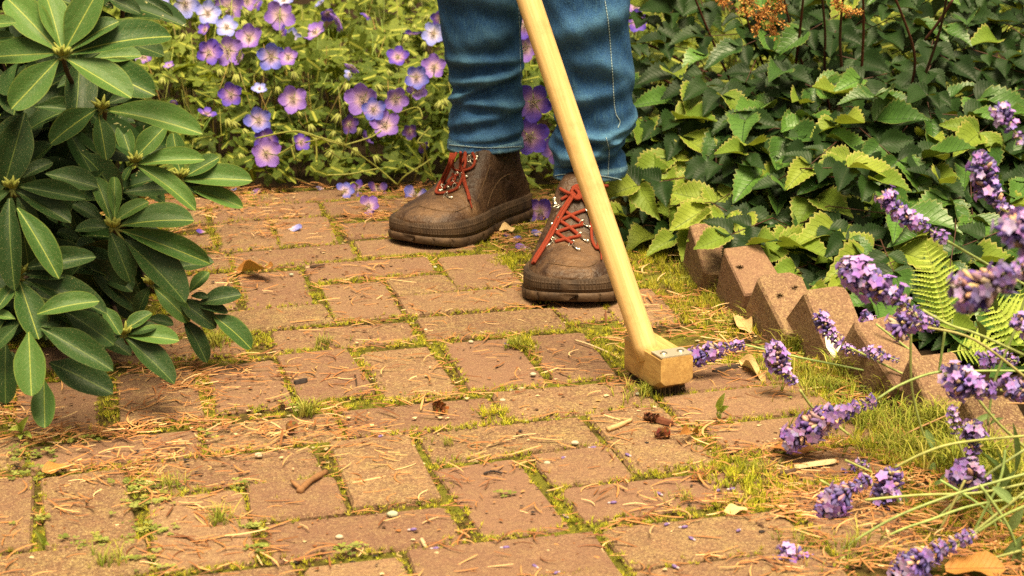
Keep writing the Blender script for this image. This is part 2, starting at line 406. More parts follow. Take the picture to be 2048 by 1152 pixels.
scatter('moss', blades, fc, mats(mx, my, zz, s, hh), cc, M_MOSS).__setitem__('kind', 'stuff')
print('moss', n)
tag(bpy.data.objects['moss'], 'yellow green moss filling the joints between the path bricks', 'moss', kind='stuff')

# grass blades: curved strips
gt = []; gf = []
for k in range(5):
    a = 2*pi*k/5+.4; L = (1, .75, .9, .6, .8)[k]; d = (cos(a), sin(a)); q = (-sin(a)*.035, cos(a)*.035); b = len(gt)
    for i, (o, z) in enumerate(((.02, 0), (.14, .5), (.45, .88))): gt += [(d[0]*o*L+q[0]*(1-i*.25), d[1]*o*L+q[1]*(1-i*.25), z*L), (d[0]*o*L-q[0]*(1-i*.25), d[1]*o*L-q[1]*(1-i*.25), z*L)]
    gt.append((d[0]*.95*L, d[1]*.95*L, .98*L)); gf += [(b, b+1, b+3, b+2), (b+2, b+3, b+5, b+4), (b+4, b+5, b+6)]
GR = [(1040, 695, .02, 40, .018), (1460, 640, .06, 130, .018), (1570, 740, .05, 160, .022), (1650, 775, .06, 120, .026), (1740, 850, .07, 130, .03), (1830, 905, .07, 160, .03), (1380, 560, .07, 160, .016),
      (612, 832, .012, 26, .026), (1290, 790, .03, 70, .018), (440, 1045, .02, 26, .022), (340, 975, .025, 20, .018), (650, 690, .02, 24, .018), (1000, 480, .04, 50, .012), (430, 690, .03, 50, .022),
      (1370, 1000, .03, 30, .012), (1500, 940, .04, 60, .012), (880, 470, .03, 26, .012), (1700, 1100, .05, 40, .018), (1560, 640, .03, 60, .02), (1690, 720, .025, 50, .025), (210, 1130, .02, 20, .02),
      (830, 470, .02, 18, .013), (1990, 960, .08, 80, .03), (1600, 1090, .03, 20, .014), (895, 890, .012, 12, .012), (520, 400, .06, 30, .012), (780, 400, .06, 40, .012), (1450, 600, .03, 60, .02), (1870, 850, .05, 90, .04), (1960, 930, .06, 160, .045), (1780, 770, .03, 90, .04), (1680, 700, .03, 70, .032), (1580, 660, .025, 60, .03), (1480, 590, .02, 50, .026), (1410, 545, .025, 50, .024), (2030, 990, .06, 120, .045), (1450, 578, .02, 90, .032), (1530, 645, .02, 90, .036), (1605, 695, .02, 100, .034), (1700, 745, .025, 110, .04), (1390, 548, .02, 70, .028)]
gx, gy, gh = [], [], []
for a, b, r, k, h in GR:
    c = atz(a, b)
    for i in range(k):
        g = rnd.uniform(0, 2*pi); q = abs(rnd.gauss(0, .6))*r; gx.append(c.x+cos(g)*q); gy.append(c.y+sin(g)*q); gh.append(h*rnd.uniform(.5, 1.15))
gx, gy, gh = map(np.array, (gx, gy, gh)); n = len(gx)
cc = np.array([(.36, .36, .05), (.28, .32, .04), (.44, .4, .09), (.2, .26, .03)])[NR.integers(0, 4, n)]*NR.uniform(.7, 1.1, (n, 1))
go = scatter('grass', gt, gf, mats(gx, gy, np.where(inside(gx, gy, .004), 0, -.008), gh*.9, gh, .2), cc, M_MOSS)
tag(go, 'short yellow green grass tufts along the path edge and joints', 'grass', kind='stuff')

# clover-like ground cover in the near left joints
ct, cf = [(0, 0, 0)], []
for k in range(3):
    a = 2*pi*k/3; b = len(ct)
    for da, r in ((-.75, .7), (-.35, 1.05), (0, .92), (.35, 1.05), (.75, .7)): ct.append((cos(a+da)*r, sin(a+da)*r, .25-.1*abs(da)))
    cf += [(0, b, b+1, b+2), (0, b+2, b+3, b+4)]
CL = [(60, 910, .03, 60), (50, 950, .03, 40), (285, 975, .035, 110), (290, 1010, .03, 60), (300, 1065, .03, 60), (180, 1085, .03, 50), (290, 1130, .03, 70), (500, 1060, .015, 40), (515, 1100, .012, 40), (700, 1100, .02, 40),
      (60, 1045, .02, 30), (480, 975, .015, 20), (1000, 990, .01, 12), (590, 815, .015, 14), (1470, 640, .06, 40), (1700, 790, .06, 60), (1560, 700, .04, 40), (1420, 560, .05, 50), (420, 870, .02, 12), (170, 880, .02, 20)]
gx, gy = [], []
for a, b, r, k in CL:
    c = atz(a, b)
    for i in range(k//2): gx.append(c.x+rnd.gauss(0, r*.55)); gy.append(c.y+rnd.gauss(0, r*.4))
gx, gy = np.array(gx), np.array(gy); n = len(gx); s = NR.uniform(.003, .0062, n)
cc = np.array([(.22, .26, .05), (.28, .31, .08), (.17, .21, .04), (.32, .32, .07)])[NR.integers(0, 4, n)]*NR.uniform(.7, 1.1, (n, 1))
co = scatter('ground_cover', ct, cf, mats(gx, gy, NR.uniform(-.003, .006, n), s, s, .35), cc, M_MOSS)
tag(co, 'tiny round leaved creeping weeds in the brick joints', 'weeds', kind='stuff')

# fallen conifer needles
def needle_template(bend, seg=4):
    v, f = [], []
    for i in range(seg+1):
        t = i/seg-.5; x = t; y = bend*(.25-t*t)*1.2; wd = .042*(1-abs(2*t)**4*.75)
        v += [(x, y-wd, 0), (x, y, .05), (x, y+wd, 0)]
    for i in range(seg):
        b = 3*i; f += [(b, b+1, b+4, b+3), (b+1, b+2, b+5, b+4)]
    return v, f
ND = [(520, 840, .2, 1.0), (420, 830, .18, .9), (180, 880, .18, .8), (120, 1000, .1, .8), (380, 1090, .12, .7), (560, 770, .1, .6), (1350, 850, .1, .5), (1600, 960, .14, 1.3), (1750, 1010, .16, 1.5), (1480, 800, .1, .6),
      (1660, 900, .12, 1.2), (600, 430, .16, .6), (480, 400, .16, .8), (300, 760, .15, .8), (1900, 1080, .2, 1.4), (900, 1000, .3, .12), (960, 480, .1, .5), (480, 600, .1, .5), (1560, 720, .1, .5), (1230, 1000, .2, .15), (760, 400, .15, .9), (1250, 760, .06, .4), (1450, 680, .09, .7), (1600, 800, .09, .8), (1340, 600, .07, .6), (1700, 880, .1, .9), (250, 900, .25, .9), (1550, 780, .1, .9), (1420, 620, .08, .8), (1800, 950, .12, 1.0), (700, 840, .12, .6)]
NDW = [(atz(a, b), r, k) for a, b, r, k in ND]
N = 60000
px = NR.uniform(-1.0, .95, N); py = NR.uniform(1.6, 3.5, N); exi = np.interp(py, np.linspace(1.2, 3.6, 200), ex)
d = np.full(N, .085)
for c, r, k in NDW: d = np.maximum(d, .46*k*np.exp(-((px-c.x)**2+(py-c.y)**2)/(r*r)))
nz_ = .5*vnoise(px, py, 9, 5)+.5*vnoise(px, py, 30, 6); d *= np.clip((nz_-.36)*4.2, .06, 2.2)
d *= np.where(inside(px, py, .004), .85, 2.4)
keep = (NR.uniform(0, 1, N) < d) & (px < exi+.04)
nx, ny = px[keep], py[keep]; n = len(nx); print('needles', n)
pal = np.array([(.36, .16, .055), (.47, .26, .105), (.25, .10, .035), (.58, .38, .19), (.16, .06, .025)])
for k, bend in enumerate((.05, .4, .9, -.2)):
    sel = (np.arange(n) % 4) == k; m_ = sel.sum(); v, f = needle_template(bend)
    L = NR.uniform(.012, .034, m_)*np.where(NR.uniform(0, 1, m_) < .2, 1.35, 1); A = NR.normal(.1, .75, m_)+np.where(NR.uniform(0, 1, m_) < .25, pi/2, 0); T = NR.normal(0, .12, m_); Wd = .0115*NR.uniform(.6, 1.25, m_)
    M = np.zeros((m_, 4, 4)); M[:, 3, 3] = 1
    M[:, 0, 0] = np.cos(A)*L; M[:, 1, 0] = np.sin(A)*L; M[:, 2, 0] = T*L
    M[:, 0, 1] = -np.sin(A)*np.maximum(L*.8, Wd*1.2); M[:, 1, 1] = np.cos(A)*np.maximum(L*.8, Wd*1.2); M[:, 2, 2] = Wd*1.4
    x_, y_ = nx[sel], ny[sel]; M[:, 0, 3] = x_; M[:, 1, 3] = y_
    M[:, 2, 3] = np.where(inside(x_, y_, .0), .0015, .0)+abs(NR.normal(0, .0018, m_))+abs(T)*L*.3
    cc = pal[NR.choice(5, m_, p=[.36, .17, .27, .06, .14])]*NR.uniform(.75, 1.2, (m_, 1))
    o = scatter('pine_needles', v, f, M, cc, M_NEEDLE)
    tag(o, 'dry orange brown conifer needles scattered over the brick path', 'needles', 'conifer needles on the path', 'stuff')
# bark and leaf crumbs
v = [(0, 0, .25)]+[(cos(a)*r, sin(a)*r, z) for a, r, z in ((0, 1, 0), (1, .7, .1), (2.1, 1.0, 0), (3, .6, .15), (4.2, .9, 0), (5.3, .7, .1))]; f = [(0, i, i % 6+1) for i in range(1, 7)]
N = 44000; px = NR.uniform(-1.0, .95, N); py = NR.uniform(1.6, 3.5, N); exi = np.interp(py, np.linspace(1.2, 3.6, 200), ex)
d = np.full(N, .10)
for c, r, k in NDW: d = np.maximum(d, .26*k*np.exp(-((px-c.x)**2+(py-c.y)**2)/(r*r)))
d = np.where(inside(px, py, .005), d, d*2.5+.03); keep = (NR.uniform(0, 1, N) < d) & (px < exi+.05); cx_, cy_ = px[keep], py[keep]; n = len(cx_)
M = mats(cx_, cy_, np.where(inside(cx_, cy_, .003), .0012, -.002), NR.uniform(.0012, .005, n), NR.uniform(.001, .0035, n), .2); st = NR.uniform(.35, 1, n); M[:, :3, 1] *= st[:, None]
pal = np.array([(.2, .075, .03), (.42, .2, .08), (.08, .04, .025), (.62, .46, .26), (.03, .022, .025), (.3, .12, .04)])
cc = pal[NR.choice(6, n, p=[.3, .25, .15, .12, .08, .1])]*NR.uniform(.7, 1.2, (n, 1))
tag(scatter('litter', v, f, M, cc, M_DRY), 'small brown crumbs of bark and dead leaf on the path', 'litter', kind='stuff')

# ------------------------------------------------------------------ leaf, petal materials
def leaf_mat(name, c0, c1, rib, edge, rough, veins, tr, use_col=False, spots=0, coat=0, edgew=.06, vein_amt=.5, spec=.22):
    g = G(name, rough, spec); u, v = g.uv(); ax = g.math('ABSOLUTE', g.math('SUBTRACT', u, .5))
    vec = g.obj(); big = g.noise(3.0, vec, 3)
    r = g.rand()
    if use_col:
        sp = g.n('SeparateColor'); g.set(sp.inputs[0], g.col()); r = sp.outputs[0]
    c = g.mix(g.math('ADD', g.math('MULTIPLY', r, .75), g.math('MULTIPLY', big, .35), True), c0, c1)
    # side veins run out from the midrib at a slant
    ph = g.math('SUBTRACT', g.math('MULTIPLY', v, veins), g.math('MULTIPLY', ax, veins*.28))
    vn = g.math('ABSOLUTE', g.math('SUBTRACT', g.math('FRACT', ph), .5)); vm = g.ramp(vn, [(0, 1), (.12, 0)])
    c = g.mix(g.math('MULTIPLY', vm, vein_amt), c, rib)
    c = g.mix(g.ramp(ax, [(0, 1), (.022, .9), (.04, 0)]), c, rib)
    if edge is not None:
        at = g.n('Attribute'); at.attribute_name = 'rim'
        c = g.mix(g.ramp(at.outputs['Fac'], [(1-edgew*2, 0), (1, .85)]), c, edge)
    if spots:
        c = g.mix(g.ramp(g.noise(60, vec, 2), [(.66, 0), (.69, spots)]), c, (.16, .12, .05))
        c = g.mix(g.ramp(g.noise(120, g.obj(), 2, .5, 1), [(.67, 0), (.70, spots)]), c, (.45, .42, .2))
    g.base(c); g.rough(g.math('ADD', rough-.08, g.math('MULTIPLY', g.noise(14, vec, 3), .2)))
    if coat: g.b.inputs['Coat Weight'].default_value = coat; g.b.inputs['Coat Roughness'].default_value = .35
    g.bump(g.math('SUBTRACT', g.math('MULTIPLY', g.noise(9, vec, 3), .6), g.math('MULTIPLY', vm, .5*min(1, vein_amt*1.6))), .35, .004)
    if tr: g.transl(g.mix(.5, c, (.35, .4, .02)), tr)
    return g.m
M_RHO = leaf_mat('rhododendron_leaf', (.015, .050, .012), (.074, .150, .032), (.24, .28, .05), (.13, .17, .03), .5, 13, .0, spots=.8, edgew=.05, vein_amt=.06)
M_RHOD = leaf_mat('rhododendron_shaded_leaf', (.008, .024, .007), (.024, .058, .014), (.09, .13, .03), (.05, .07, .02), .5, 13, .0, spots=.7, edgew=.05, vein_amt=.05)  # darkened copy of the leaf above, bush shade painted into its colour
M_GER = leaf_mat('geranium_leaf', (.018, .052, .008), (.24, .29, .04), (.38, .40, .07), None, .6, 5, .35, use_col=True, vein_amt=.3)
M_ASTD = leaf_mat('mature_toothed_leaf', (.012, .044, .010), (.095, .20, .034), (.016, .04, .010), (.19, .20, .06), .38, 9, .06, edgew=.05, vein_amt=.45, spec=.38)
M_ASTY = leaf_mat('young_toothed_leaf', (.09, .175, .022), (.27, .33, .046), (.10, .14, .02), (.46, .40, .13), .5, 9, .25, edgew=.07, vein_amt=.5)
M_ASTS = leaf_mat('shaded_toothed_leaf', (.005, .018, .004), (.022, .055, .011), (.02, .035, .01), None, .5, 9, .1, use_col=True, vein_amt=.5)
M_FERN = leaf_mat('fern_leaflet', (.30, .42, .06), (.46, .54, .10), (.5, .52, .14), None, .6, 1, .35, vein_amt=.1)

def leaf_mesh(name, mat, prof, n=9, m=3, fold=.12, droop=.14, cup=.0, teeth=0, tdepth=.0, wav=0.0, seed=0):
    """blade with its own midrib fold: local y 0..1 along it, x across; prof(t) = half width"""
    r = random.Random(seed); b = MB(); V = []; U = []; R = []
    for i in range(n+1):
        t = i/n if teeth else .45*i/n+.55*sin(pi/2*i/n); hw = prof(t)
        for k in range(-m, m+1):
            s = k/m; x = hw*s
            if teeth and abs(k) == m: x *= 1+tdepth*(1 if i % 2 else -1)
            z = fold*abs(x)-droop*t*t+wav*sin(7*t+seed)*s*hw-cup*s*s*hw
            y = t+(tdepth*.18*(1 if i % 2 else -.3) if teeth and abs(k) == m else 0)
            V.append((x, y, z)); U.append((.5+.5*s*max(hw, .02)/.5*.5/.25, t)); R.append(max(abs(s), sm(.9, 1, t)*.98))
    q = 2*m+1; Fc = [(i*q+k, i*q+k+1, (i+1)*q+k+1, (i+1)*q+k) for i in range(n) for k in range(2*m)]
    b.add(V, Fc, None, U); me = b.mesh(name, mat)
    a = me.attributes.new('rim', 'FLOAT', 'POINT'); a.data.foreach_set('value', np.array(R, np.float32)); return me
def rho_prof(t): return .03*(1-t)+.47*sm(-.03, .52, t)**.7*(math.sqrt(max(0, 1-(max(0, t-.55)/.45)**2.2)) if t < 1 else 0)
RHO = [leaf_mesh('leaf', M_RHO, rho_prof, 14, 2, .28, d_, 0, wav=w_, seed=i) for i, (d_, w_) in enumerate(((.05, .02), (.12, .06), (.2, -.05), (.0, .03), (.28, .05)))]
RHOD = [leaf_mesh('leaf', M_RHOD, rho_prof, 14, 2, .28, d_, 0, wav=w_, seed=i) for i, (d_, w_) in enumerate(((.08, .03), (.2, .05), (.3, -.04)))]

def scatter_mesh(name, me, Ms, cols, mat, parent):
    v = np.empty(len(me.vertices)*3, np.float32); me.vertices.foreach_get('co', v); f = [tuple(q.vertices) for q in me.polygons]
    vi = np.empty(len(me.loops), np.int32); me.loops.foreach_get('vertex_index', vi); ul = np.empty(len(me.loops)*2, np.float32); me.uv_layers[0].data.foreach_get('uv', ul)
    U = np.zeros((len(me.vertices), 2), np.float32); U[vi] = ul.reshape(-1, 2)
    return scatter(name, v.reshape(-1, 3), f, Ms, cols, mat, parent, U, True)
# ------------------------------------------------------------------ rhododendron at the left
rhod = tag(empty('rhododendron_bush', atz(-40, 800)), 'rhododendron bush with long smooth dark green leaves in whorls at left', 'bush')
RL = {  # whorl: (page, centre x, centre y, depth) then leaves 'bx by tx ty width' in 2.617x page pixels
 'A': [(330, 290, 2.12, '300 265 30 -40 150;320 255 250 -60 130;345 255 520 -60 165;365 285 870 110 140;350 310 690 500 125;305 310 60 570 170;300 280 -60 290 118;380 260 585 80 85;450 330 808 490 160 .12;490 310 735 275 110 .12;570 230 780 215 62 .14 d'),
       (-90, 150, 2.1, '-80 130 80 115 75;-60 210 70 185 55;-90 60 -20 -80 90'),
       (640, -20, 2.35, '700 -20 900 45 36 0 d;560 -10 730 50 70 0 d'),
       (540, 570, 2.2, '565 580 1040 640 118;510 570 245 730 132;515 600 560 835 135;560 545 700 480 90 .1 d;530 545 590 450 80 .05 d'),
       (710, 850, 2.36, '700 840 860 655 130;720 860 1055 800 78;720 870 1025 1040 84;690 865 645 942 112;690 830 630 650 110 .06;730 850 870 760 90 .08 d'),
       (950, 930, 2.46, '945 920 905 695 85;960 930 1145 820 100;960 945 1305 910 102;940 950 1095 1015 52 0 d;990 985 1265 1060 74;640 1010 890 965 100 .08 d'),
       (65, 985, 2.18, '90 975 440 1030 82 0 d;80 1000 370 1150 92 0 d;60 1030 30 1180 84 0 d;90 1030 185 1180 84 0 d;50 1000 -80 1060 84 0 d;130 590 30 950 190 .08 d;180 560 480 560 70 .1 d;240 910 510 970 104 .1 d;120 930 260 830 92 .1 d;300 460 420 380 110 .12 d;20 560 -40 420 120 .15 d'),
       (595, 1190, 2.26, '580 1160 510 905 82;600 1150 600 910 62;600 1160 760 1035 64;640 1180 1000 1110 112;540 1160 380 1060 84 .05 d')],
 'B': [(595, 85, 2.26, '570 95 390 75 104;575 115 690 365 128;640 110 1095 250 102;650 160 992 435 140;900 310 1108 250 100 .08;990 430 1085 320 90 .1;800 190 880 245 70 .12 d;420 160 300 100 90 .1 d'),
       (105, 335, 2.1, '130 340 328 345 62 0 d;120 310 490 220 96;50 -60 40 380 118 .02 d;90 -10 315 320 110;130 370 558 495 112;100 370 205 672 130;90 370 -20 520 60;195 545 488 440 92 -.03;80 570 -40 540 66 -.02;95 600 -40 720 90 -.02;150 640 165 975 175 -.04;215 620 578 805 120 -.03;215 610 305 600 34 -.03;260 800 575 930 148 0 d;230 890 235 1142 146 -.02;30 700 20 1010 115 0;60 740 90 870 90 .03 d;340 530 592 670 148 .02 d;530 500 632 645 64 .05'),
       (650, 650, 2.17, '640 640 790 530 58;660 650 820 605 52;670 660 925 655 84;655 670 920 872 102;630 660 505 742 74'),
       (790, 390, 2.36, '785 400 700 545 100;810 410 990 560 96;930 470 1130 592 102;1040 490 1260 435 90;1000 450 1085 445 52;1040 510 1185 510 64;1110 550 1325 692 106;960 570 1095 772 78;770 570 905 580 92 .06 d;550 430 660 370 120 .1 d'),
       (300, 20, 2.3, '300 -20 385 80 70 .06 d;200 -10 380 70 94 .08 d;420 300 520 200 90 .12 d;430 330 500 440 90 .12 d;560 470 760 560 120 .12 d')]}
STM = MB(); root_p = Vector((-.74, 2.62, -.02)); nleaf = 0
M_BARK = vcol_mat('woody_stem', .8, .2, 0, 90); M_BUD = vcol_mat('bud', .6, .3, 0, 150)
def put_leaf(B, T, wpx, meshes, parent, name='leaf', nrm=None, wmax=.5):
    ax = T-B; L = ax.length; camd = (Vector((0, 0, CAMH))-(B+T)/2).normalized()
    nn = (nrm if nrm is not None else camd*.75+Vector((0, 0, .6)))+rv(.22)
    y = ax.normalized(); x = y.cross(nn).normalized()
    vis = (x-camd*x.dot(camd)).length
    wd = min(wmax*L, wpx/ppm((B+T)/2)/max(vis, .45))
    return inst(name, rnd.choice(meshes), parent, frame(B, ax, nn, wd, L, L))
for pg, lst in RL.items():
    oy = 0 if pg == 'A' else 420
    for (cx, cy, Y, leaves) in lst:
        C = atY(cx/2.617, cy/2.617+oy, Y)
        mid = C*.45+root_p*.55+Vector((0, .1, .05))
        STM.tube(spline([root_p+rv(.04), mid+rv(.03)+Vector((0, .12, 0)), C+Vector((-.02, .09, -.03)), C]), .003, 6, (.05, .03, .02))
        bd = MB()
        for k in range(9):
            a = 2*pi*k/9; q = Vector((cos(a), -.5+.4*sin(a), .9)).normalized()
            bd.tube([C+q*.002, C+q*.01+rv(.001), C+q*.016*rnd.uniform(.8, 1.2)], [.0022, .0026, .0006], 5, (.28, .30, .06))
        bd.build('bud', M_BUD, rhod)
        for q in leaves.split(';'):
            a = q.split(); bx, by, tx, ty, wd = map(float, a[:5]); off = float(a[5]) if len(a) > 5 else 0; dk = 'd' in a[5:]
            L2 = math.hypot(tx-bx, ty-by)/2.617/1600; up = (by-ty)/max(1, math.hypot(tx-bx, ty-by))
            B = atY(bx/2.617, by/2.617+oy, Y+off); T = atY(tx/2.617, ty/2.617+oy, Y+off+L2*(.45*up-.05+rnd.uniform(-.12, .12)))
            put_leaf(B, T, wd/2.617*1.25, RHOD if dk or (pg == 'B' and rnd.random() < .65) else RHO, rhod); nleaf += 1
            if (C-B).length < .03: STM.tube([C, (C+B)/2-Vector((0, 0, .002)), B], .0018, 5, (.2, .22, .06))
# leaves in the shade inside the bush
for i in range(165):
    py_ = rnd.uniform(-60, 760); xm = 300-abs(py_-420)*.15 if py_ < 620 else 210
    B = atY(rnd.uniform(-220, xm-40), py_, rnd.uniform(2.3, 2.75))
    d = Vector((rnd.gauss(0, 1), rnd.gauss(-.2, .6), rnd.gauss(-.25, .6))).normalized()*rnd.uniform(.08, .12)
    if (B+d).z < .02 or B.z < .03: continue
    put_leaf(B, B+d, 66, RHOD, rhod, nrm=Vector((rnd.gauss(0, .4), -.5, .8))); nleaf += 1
for i in range(9):
    p = atY(rnd.uniform(-150, 230), rnd.uniform(60, 600), rnd.uniform(2.3, 2.6))
    STM.tube(spline([root_p+rv(.06), (root_p+p)/2+rv(.05), p]), [.005-.003*k/16 for k in range(17)], 6, (.06, .032, .022))
up = []
for i in range(420):   # the crown goes on above and to the left of the frame
    p = Vector((rnd.gauss(-.98, .22), rnd.gauss(2.8, .15), rnd.uniform(.42, .95))); x_, y_ = proj(p)
    if y_ > -20 and x_ > -60 or p.x > -.42: continue
    d = Vector((rnd.gauss(0, 1), rnd.gauss(0, .8), rnd.gauss(-.1, .5))).normalized(); up.append((p, d, Vector((rnd.gauss(0, .3), rnd.gauss(-.2, .3), 1)), rnd.uniform(.09, .13)))
for i in range(330):
    p = atY(rnd.uniform(-200, 250), rnd.uniform(-40, 700), rnd.uniform(2.42, 2.9))
    if p.z < .03: continue
    up.append((p, Vector((rnd.gauss(0, 1), rnd.gauss(-.2, .6), rnd.gauss(-.25, .6))).normalized(), Vector((rnd.gauss(0, .4), -.5, .8)), rnd.uniform(.08, .12)))
crown = [np.array(frame(p, d, n_, L*.36, L, L)) for p, d, n_, L in up]
STM.build('stems', M_BARK, rhod); print('rhodo leaves', nleaf)

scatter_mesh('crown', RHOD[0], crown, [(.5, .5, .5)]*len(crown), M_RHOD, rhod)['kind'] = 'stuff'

# ------------------------------------------------------------------ cranesbill geranium bed behind
bedc = Vector((-.35, 3.9, 0))
ger = tag(empty('cranesbill_geranium', bedc), 'bed of violet blue cranesbill geranium with lobed yellow green leaves behind the boots', 'flowering plant')
def front_y(X): return 3.43-.05*sin(X*5)-.10*sm(.1, .6, X)
def canopy(X, Y):
    d = Y-front_y(X); return .05+.16*sm(-.02, .30, d)+.13*sm(.3, 1.1, d)+.025*sin(X*9+Y*5)*sm(0, .4, d)+.02*sin(X*23-Y*17)*sm(0, .3, d)
def canopy_hit(px_, py_):
    d = ray(px_, py_); Y = 3.2
    while Y < 6:
        p = Vector((0, 0, CAMH))+d*(Y/d.y)
        if p.z < canopy(p.x, p.y): return p
        Y += .01
    return p
def lobed(name, mat, seed):
    """five lobed palmate leaf, notched lobes"""
    r = random.Random(seed); b = MB(); V = [(0, 0, 0)]; U = [(.5, 0)]; Fc = []
    n = 5; pts = []
    for k in range(n):
        a = radians(-128+256*k/(n-1)); L = (.62, .9, 1, .9, .62)[k]*r.uniform(.92, 1.06)
        for da, rr in ((-.34, .5), (-.24, .78), (-.11, .84), (0, 1), (.11, .84), (.24, .78), (.34, .5)):
            pts.append((sin(a+da*1.3)*L*rr*.55, cos(a+da*1.3)*L*rr*.55, .10*rr-.22*rr*rr*L+.03*sin(da*9+k)))
        if k < n-1:
            a2 = a+radians(32); pts.append((sin(a2)*.47*.55, cos(a2)*.47*.55, .02))
    V += pts; U += [(.5+p[0], .5+p[1]) for p in pts]
    for i in range(len(pts)-1): Fc.append((0, i+2, i+1))
    b.add(V, Fc, (.5, .5, .5), U); return b, b.mesh(name, mat)
g1, GL1 = lobed('leaf', M_GER, 1); g2, GL2 = lobed('leaf', M_GER, 2)
cand = []
for i in range(6200):
    X = rnd.uniform(-1.5, 1.35); d = rnd.random()**1.35*1.75-.02; Y = front_y(X)+d
    if Y > 5: continue
    h = canopy(X, Y); z = h*(1-rnd.random()**1.8*.8) if d > .2 else h*rnd.uniform(.45, 1.1)
    if d < .12 and rnd.random() < .7: continue
    if X > .35 and Y < 3.75: continue
    nrm = Vector((rnd.gauss(0, .5), rnd.gauss(-.55, .45), rnd.gauss(.8, .3))); ax = Vector((rnd.gauss(0, 1), rnd.gauss(-.4, .8), rnd.gauss(-.1, .35)))
    s_ = rnd.uniform(.046, .082); br = min(1, max(0, rnd.gauss(.02+.6*sm(.4, 1, z/max(h, .01))*sm(.05, .9, d+.1*z), .2)))  # br: tint with shade painted in, darker low down and along the front
    cand.append((Vector((X, Y, max(z, .012))), ax, nrm, s_, br))
def vis_key(c):
    x_, y_ = proj(c[0]); ok = 270 < x_ < 1320 and -20 < y_ < 400
    return (0 if ok else 1, c[0].y-c[0].z*2.5)
cand.sort(key=vis_key)
GLB = []
for k in range(5):   # same leaf in five tints (canopy shade painted in), shared between the leaves
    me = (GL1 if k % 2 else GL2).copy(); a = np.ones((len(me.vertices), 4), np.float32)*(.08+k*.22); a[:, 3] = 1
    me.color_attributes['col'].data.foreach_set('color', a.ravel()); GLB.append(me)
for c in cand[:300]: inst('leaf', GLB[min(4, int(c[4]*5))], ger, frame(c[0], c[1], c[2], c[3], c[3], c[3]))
rest = cand[300:]
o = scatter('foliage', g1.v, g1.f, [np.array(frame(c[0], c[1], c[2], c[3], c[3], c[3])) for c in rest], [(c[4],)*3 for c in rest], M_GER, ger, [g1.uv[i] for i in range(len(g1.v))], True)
o['kind'] = 'stuff'
# stems and buds
st = MB()
for i in range(520):
    X = rnd.uniform(-1.0, .7); Y = front_y(X)+rnd.uniform(.02, .9); h = canopy(X, Y)
    if X > .3 and Y < 3.8: continue
    a = Vector((X, Y, 0)); b_ = a+Vector((rnd.gauss(0, .05), rnd.gauss(-.03, .05), h*rnd.uniform(.8, 1.15)))
    st.tube([a, (a+b_)/2+rv(.02), b_], [.0014, .0012, .0008], 4, (.26*rnd.uniform(.6, 1.2), .27*rnd.uniform(.6, 1.1), .05))
o = st.build('fine_stems', M_STEM, ger); o['kind'] = 'stuff'
def stem_px(lst, r=.0017, col=(.30, .31, .06)):
    t = MB(); t.tube(spline(lst, 5), r, 6, col); t.build('stem', M_STEM, ger)
Yf = 3.42
for L in ('512 277 590 262 640 275 690 288', '690 290 720 310 757 337 795 370', '590 262 635 275 655 282 690 290', '690 290 740 275 762 262', '640 278 610 285', '582 293 590 320', '555 310 585 293 582 293', '757 337 700 348 655 350',
          '795 370 810 352 845 330 862 318', '845 330 850 290 835 283 860 255', '835 283 850 300 862 345 880 372 905 375', '800 225 835 215 845 235', '632 275 634 320', '690 390 705 365 720 375 730 400', '1110 250 1125 268 1140 275', '1085 400 1078 375 1050 350'):
    a = [float(x) for x in L.split()]
    pts = [atY(a[2*i], a[2*i+1], Yf+(.02*math.sin(i+a[0]))) for i in range(len(a)//2)]
    for p in pts: p.z = max(p.z, .006)
    stem_px(pts)
BUD = MB(); prof = [(0, .0008), (.15, .0042), (.45, .0052), (.75, .0036), (1, .0008)]
BUD.rings([[(cos(2*pi*k/7)*r_, sin(2*pi*k/7)*r_, -.018*t) for k in range(7)] for t, r_ in prof], True, True, (.36, .38, .11))
for k in range(5):
    a = 2*pi*k/5; BUD.tube([(cos(a)*.003, sin(a)*.003, 0), (cos(a)*.007, sin(a)*.007, -.012), (cos(a)*.0085, sin(a)*.0085, -.019)], [.0016, .0014, .0004], 4, (.30, .33, .07))
bme = BUD.mesh('bud', M_STEM)
for i in range(60):
    p = canopy_hit(rnd.uniform(285, 890), rnd.uniform(0, 330)); p.z += .012
    inst('bud', bme, ger, Matrix.Translation(p) @ Matrix.Rotation(rnd.uniform(-.7, .7), 4, 'X') @ Matrix.Rotation(rnd.uniform(-.7, .7), 4, 'Y') @ Matrix.Scale(rnd.uniform(.7, 1.2), 4))
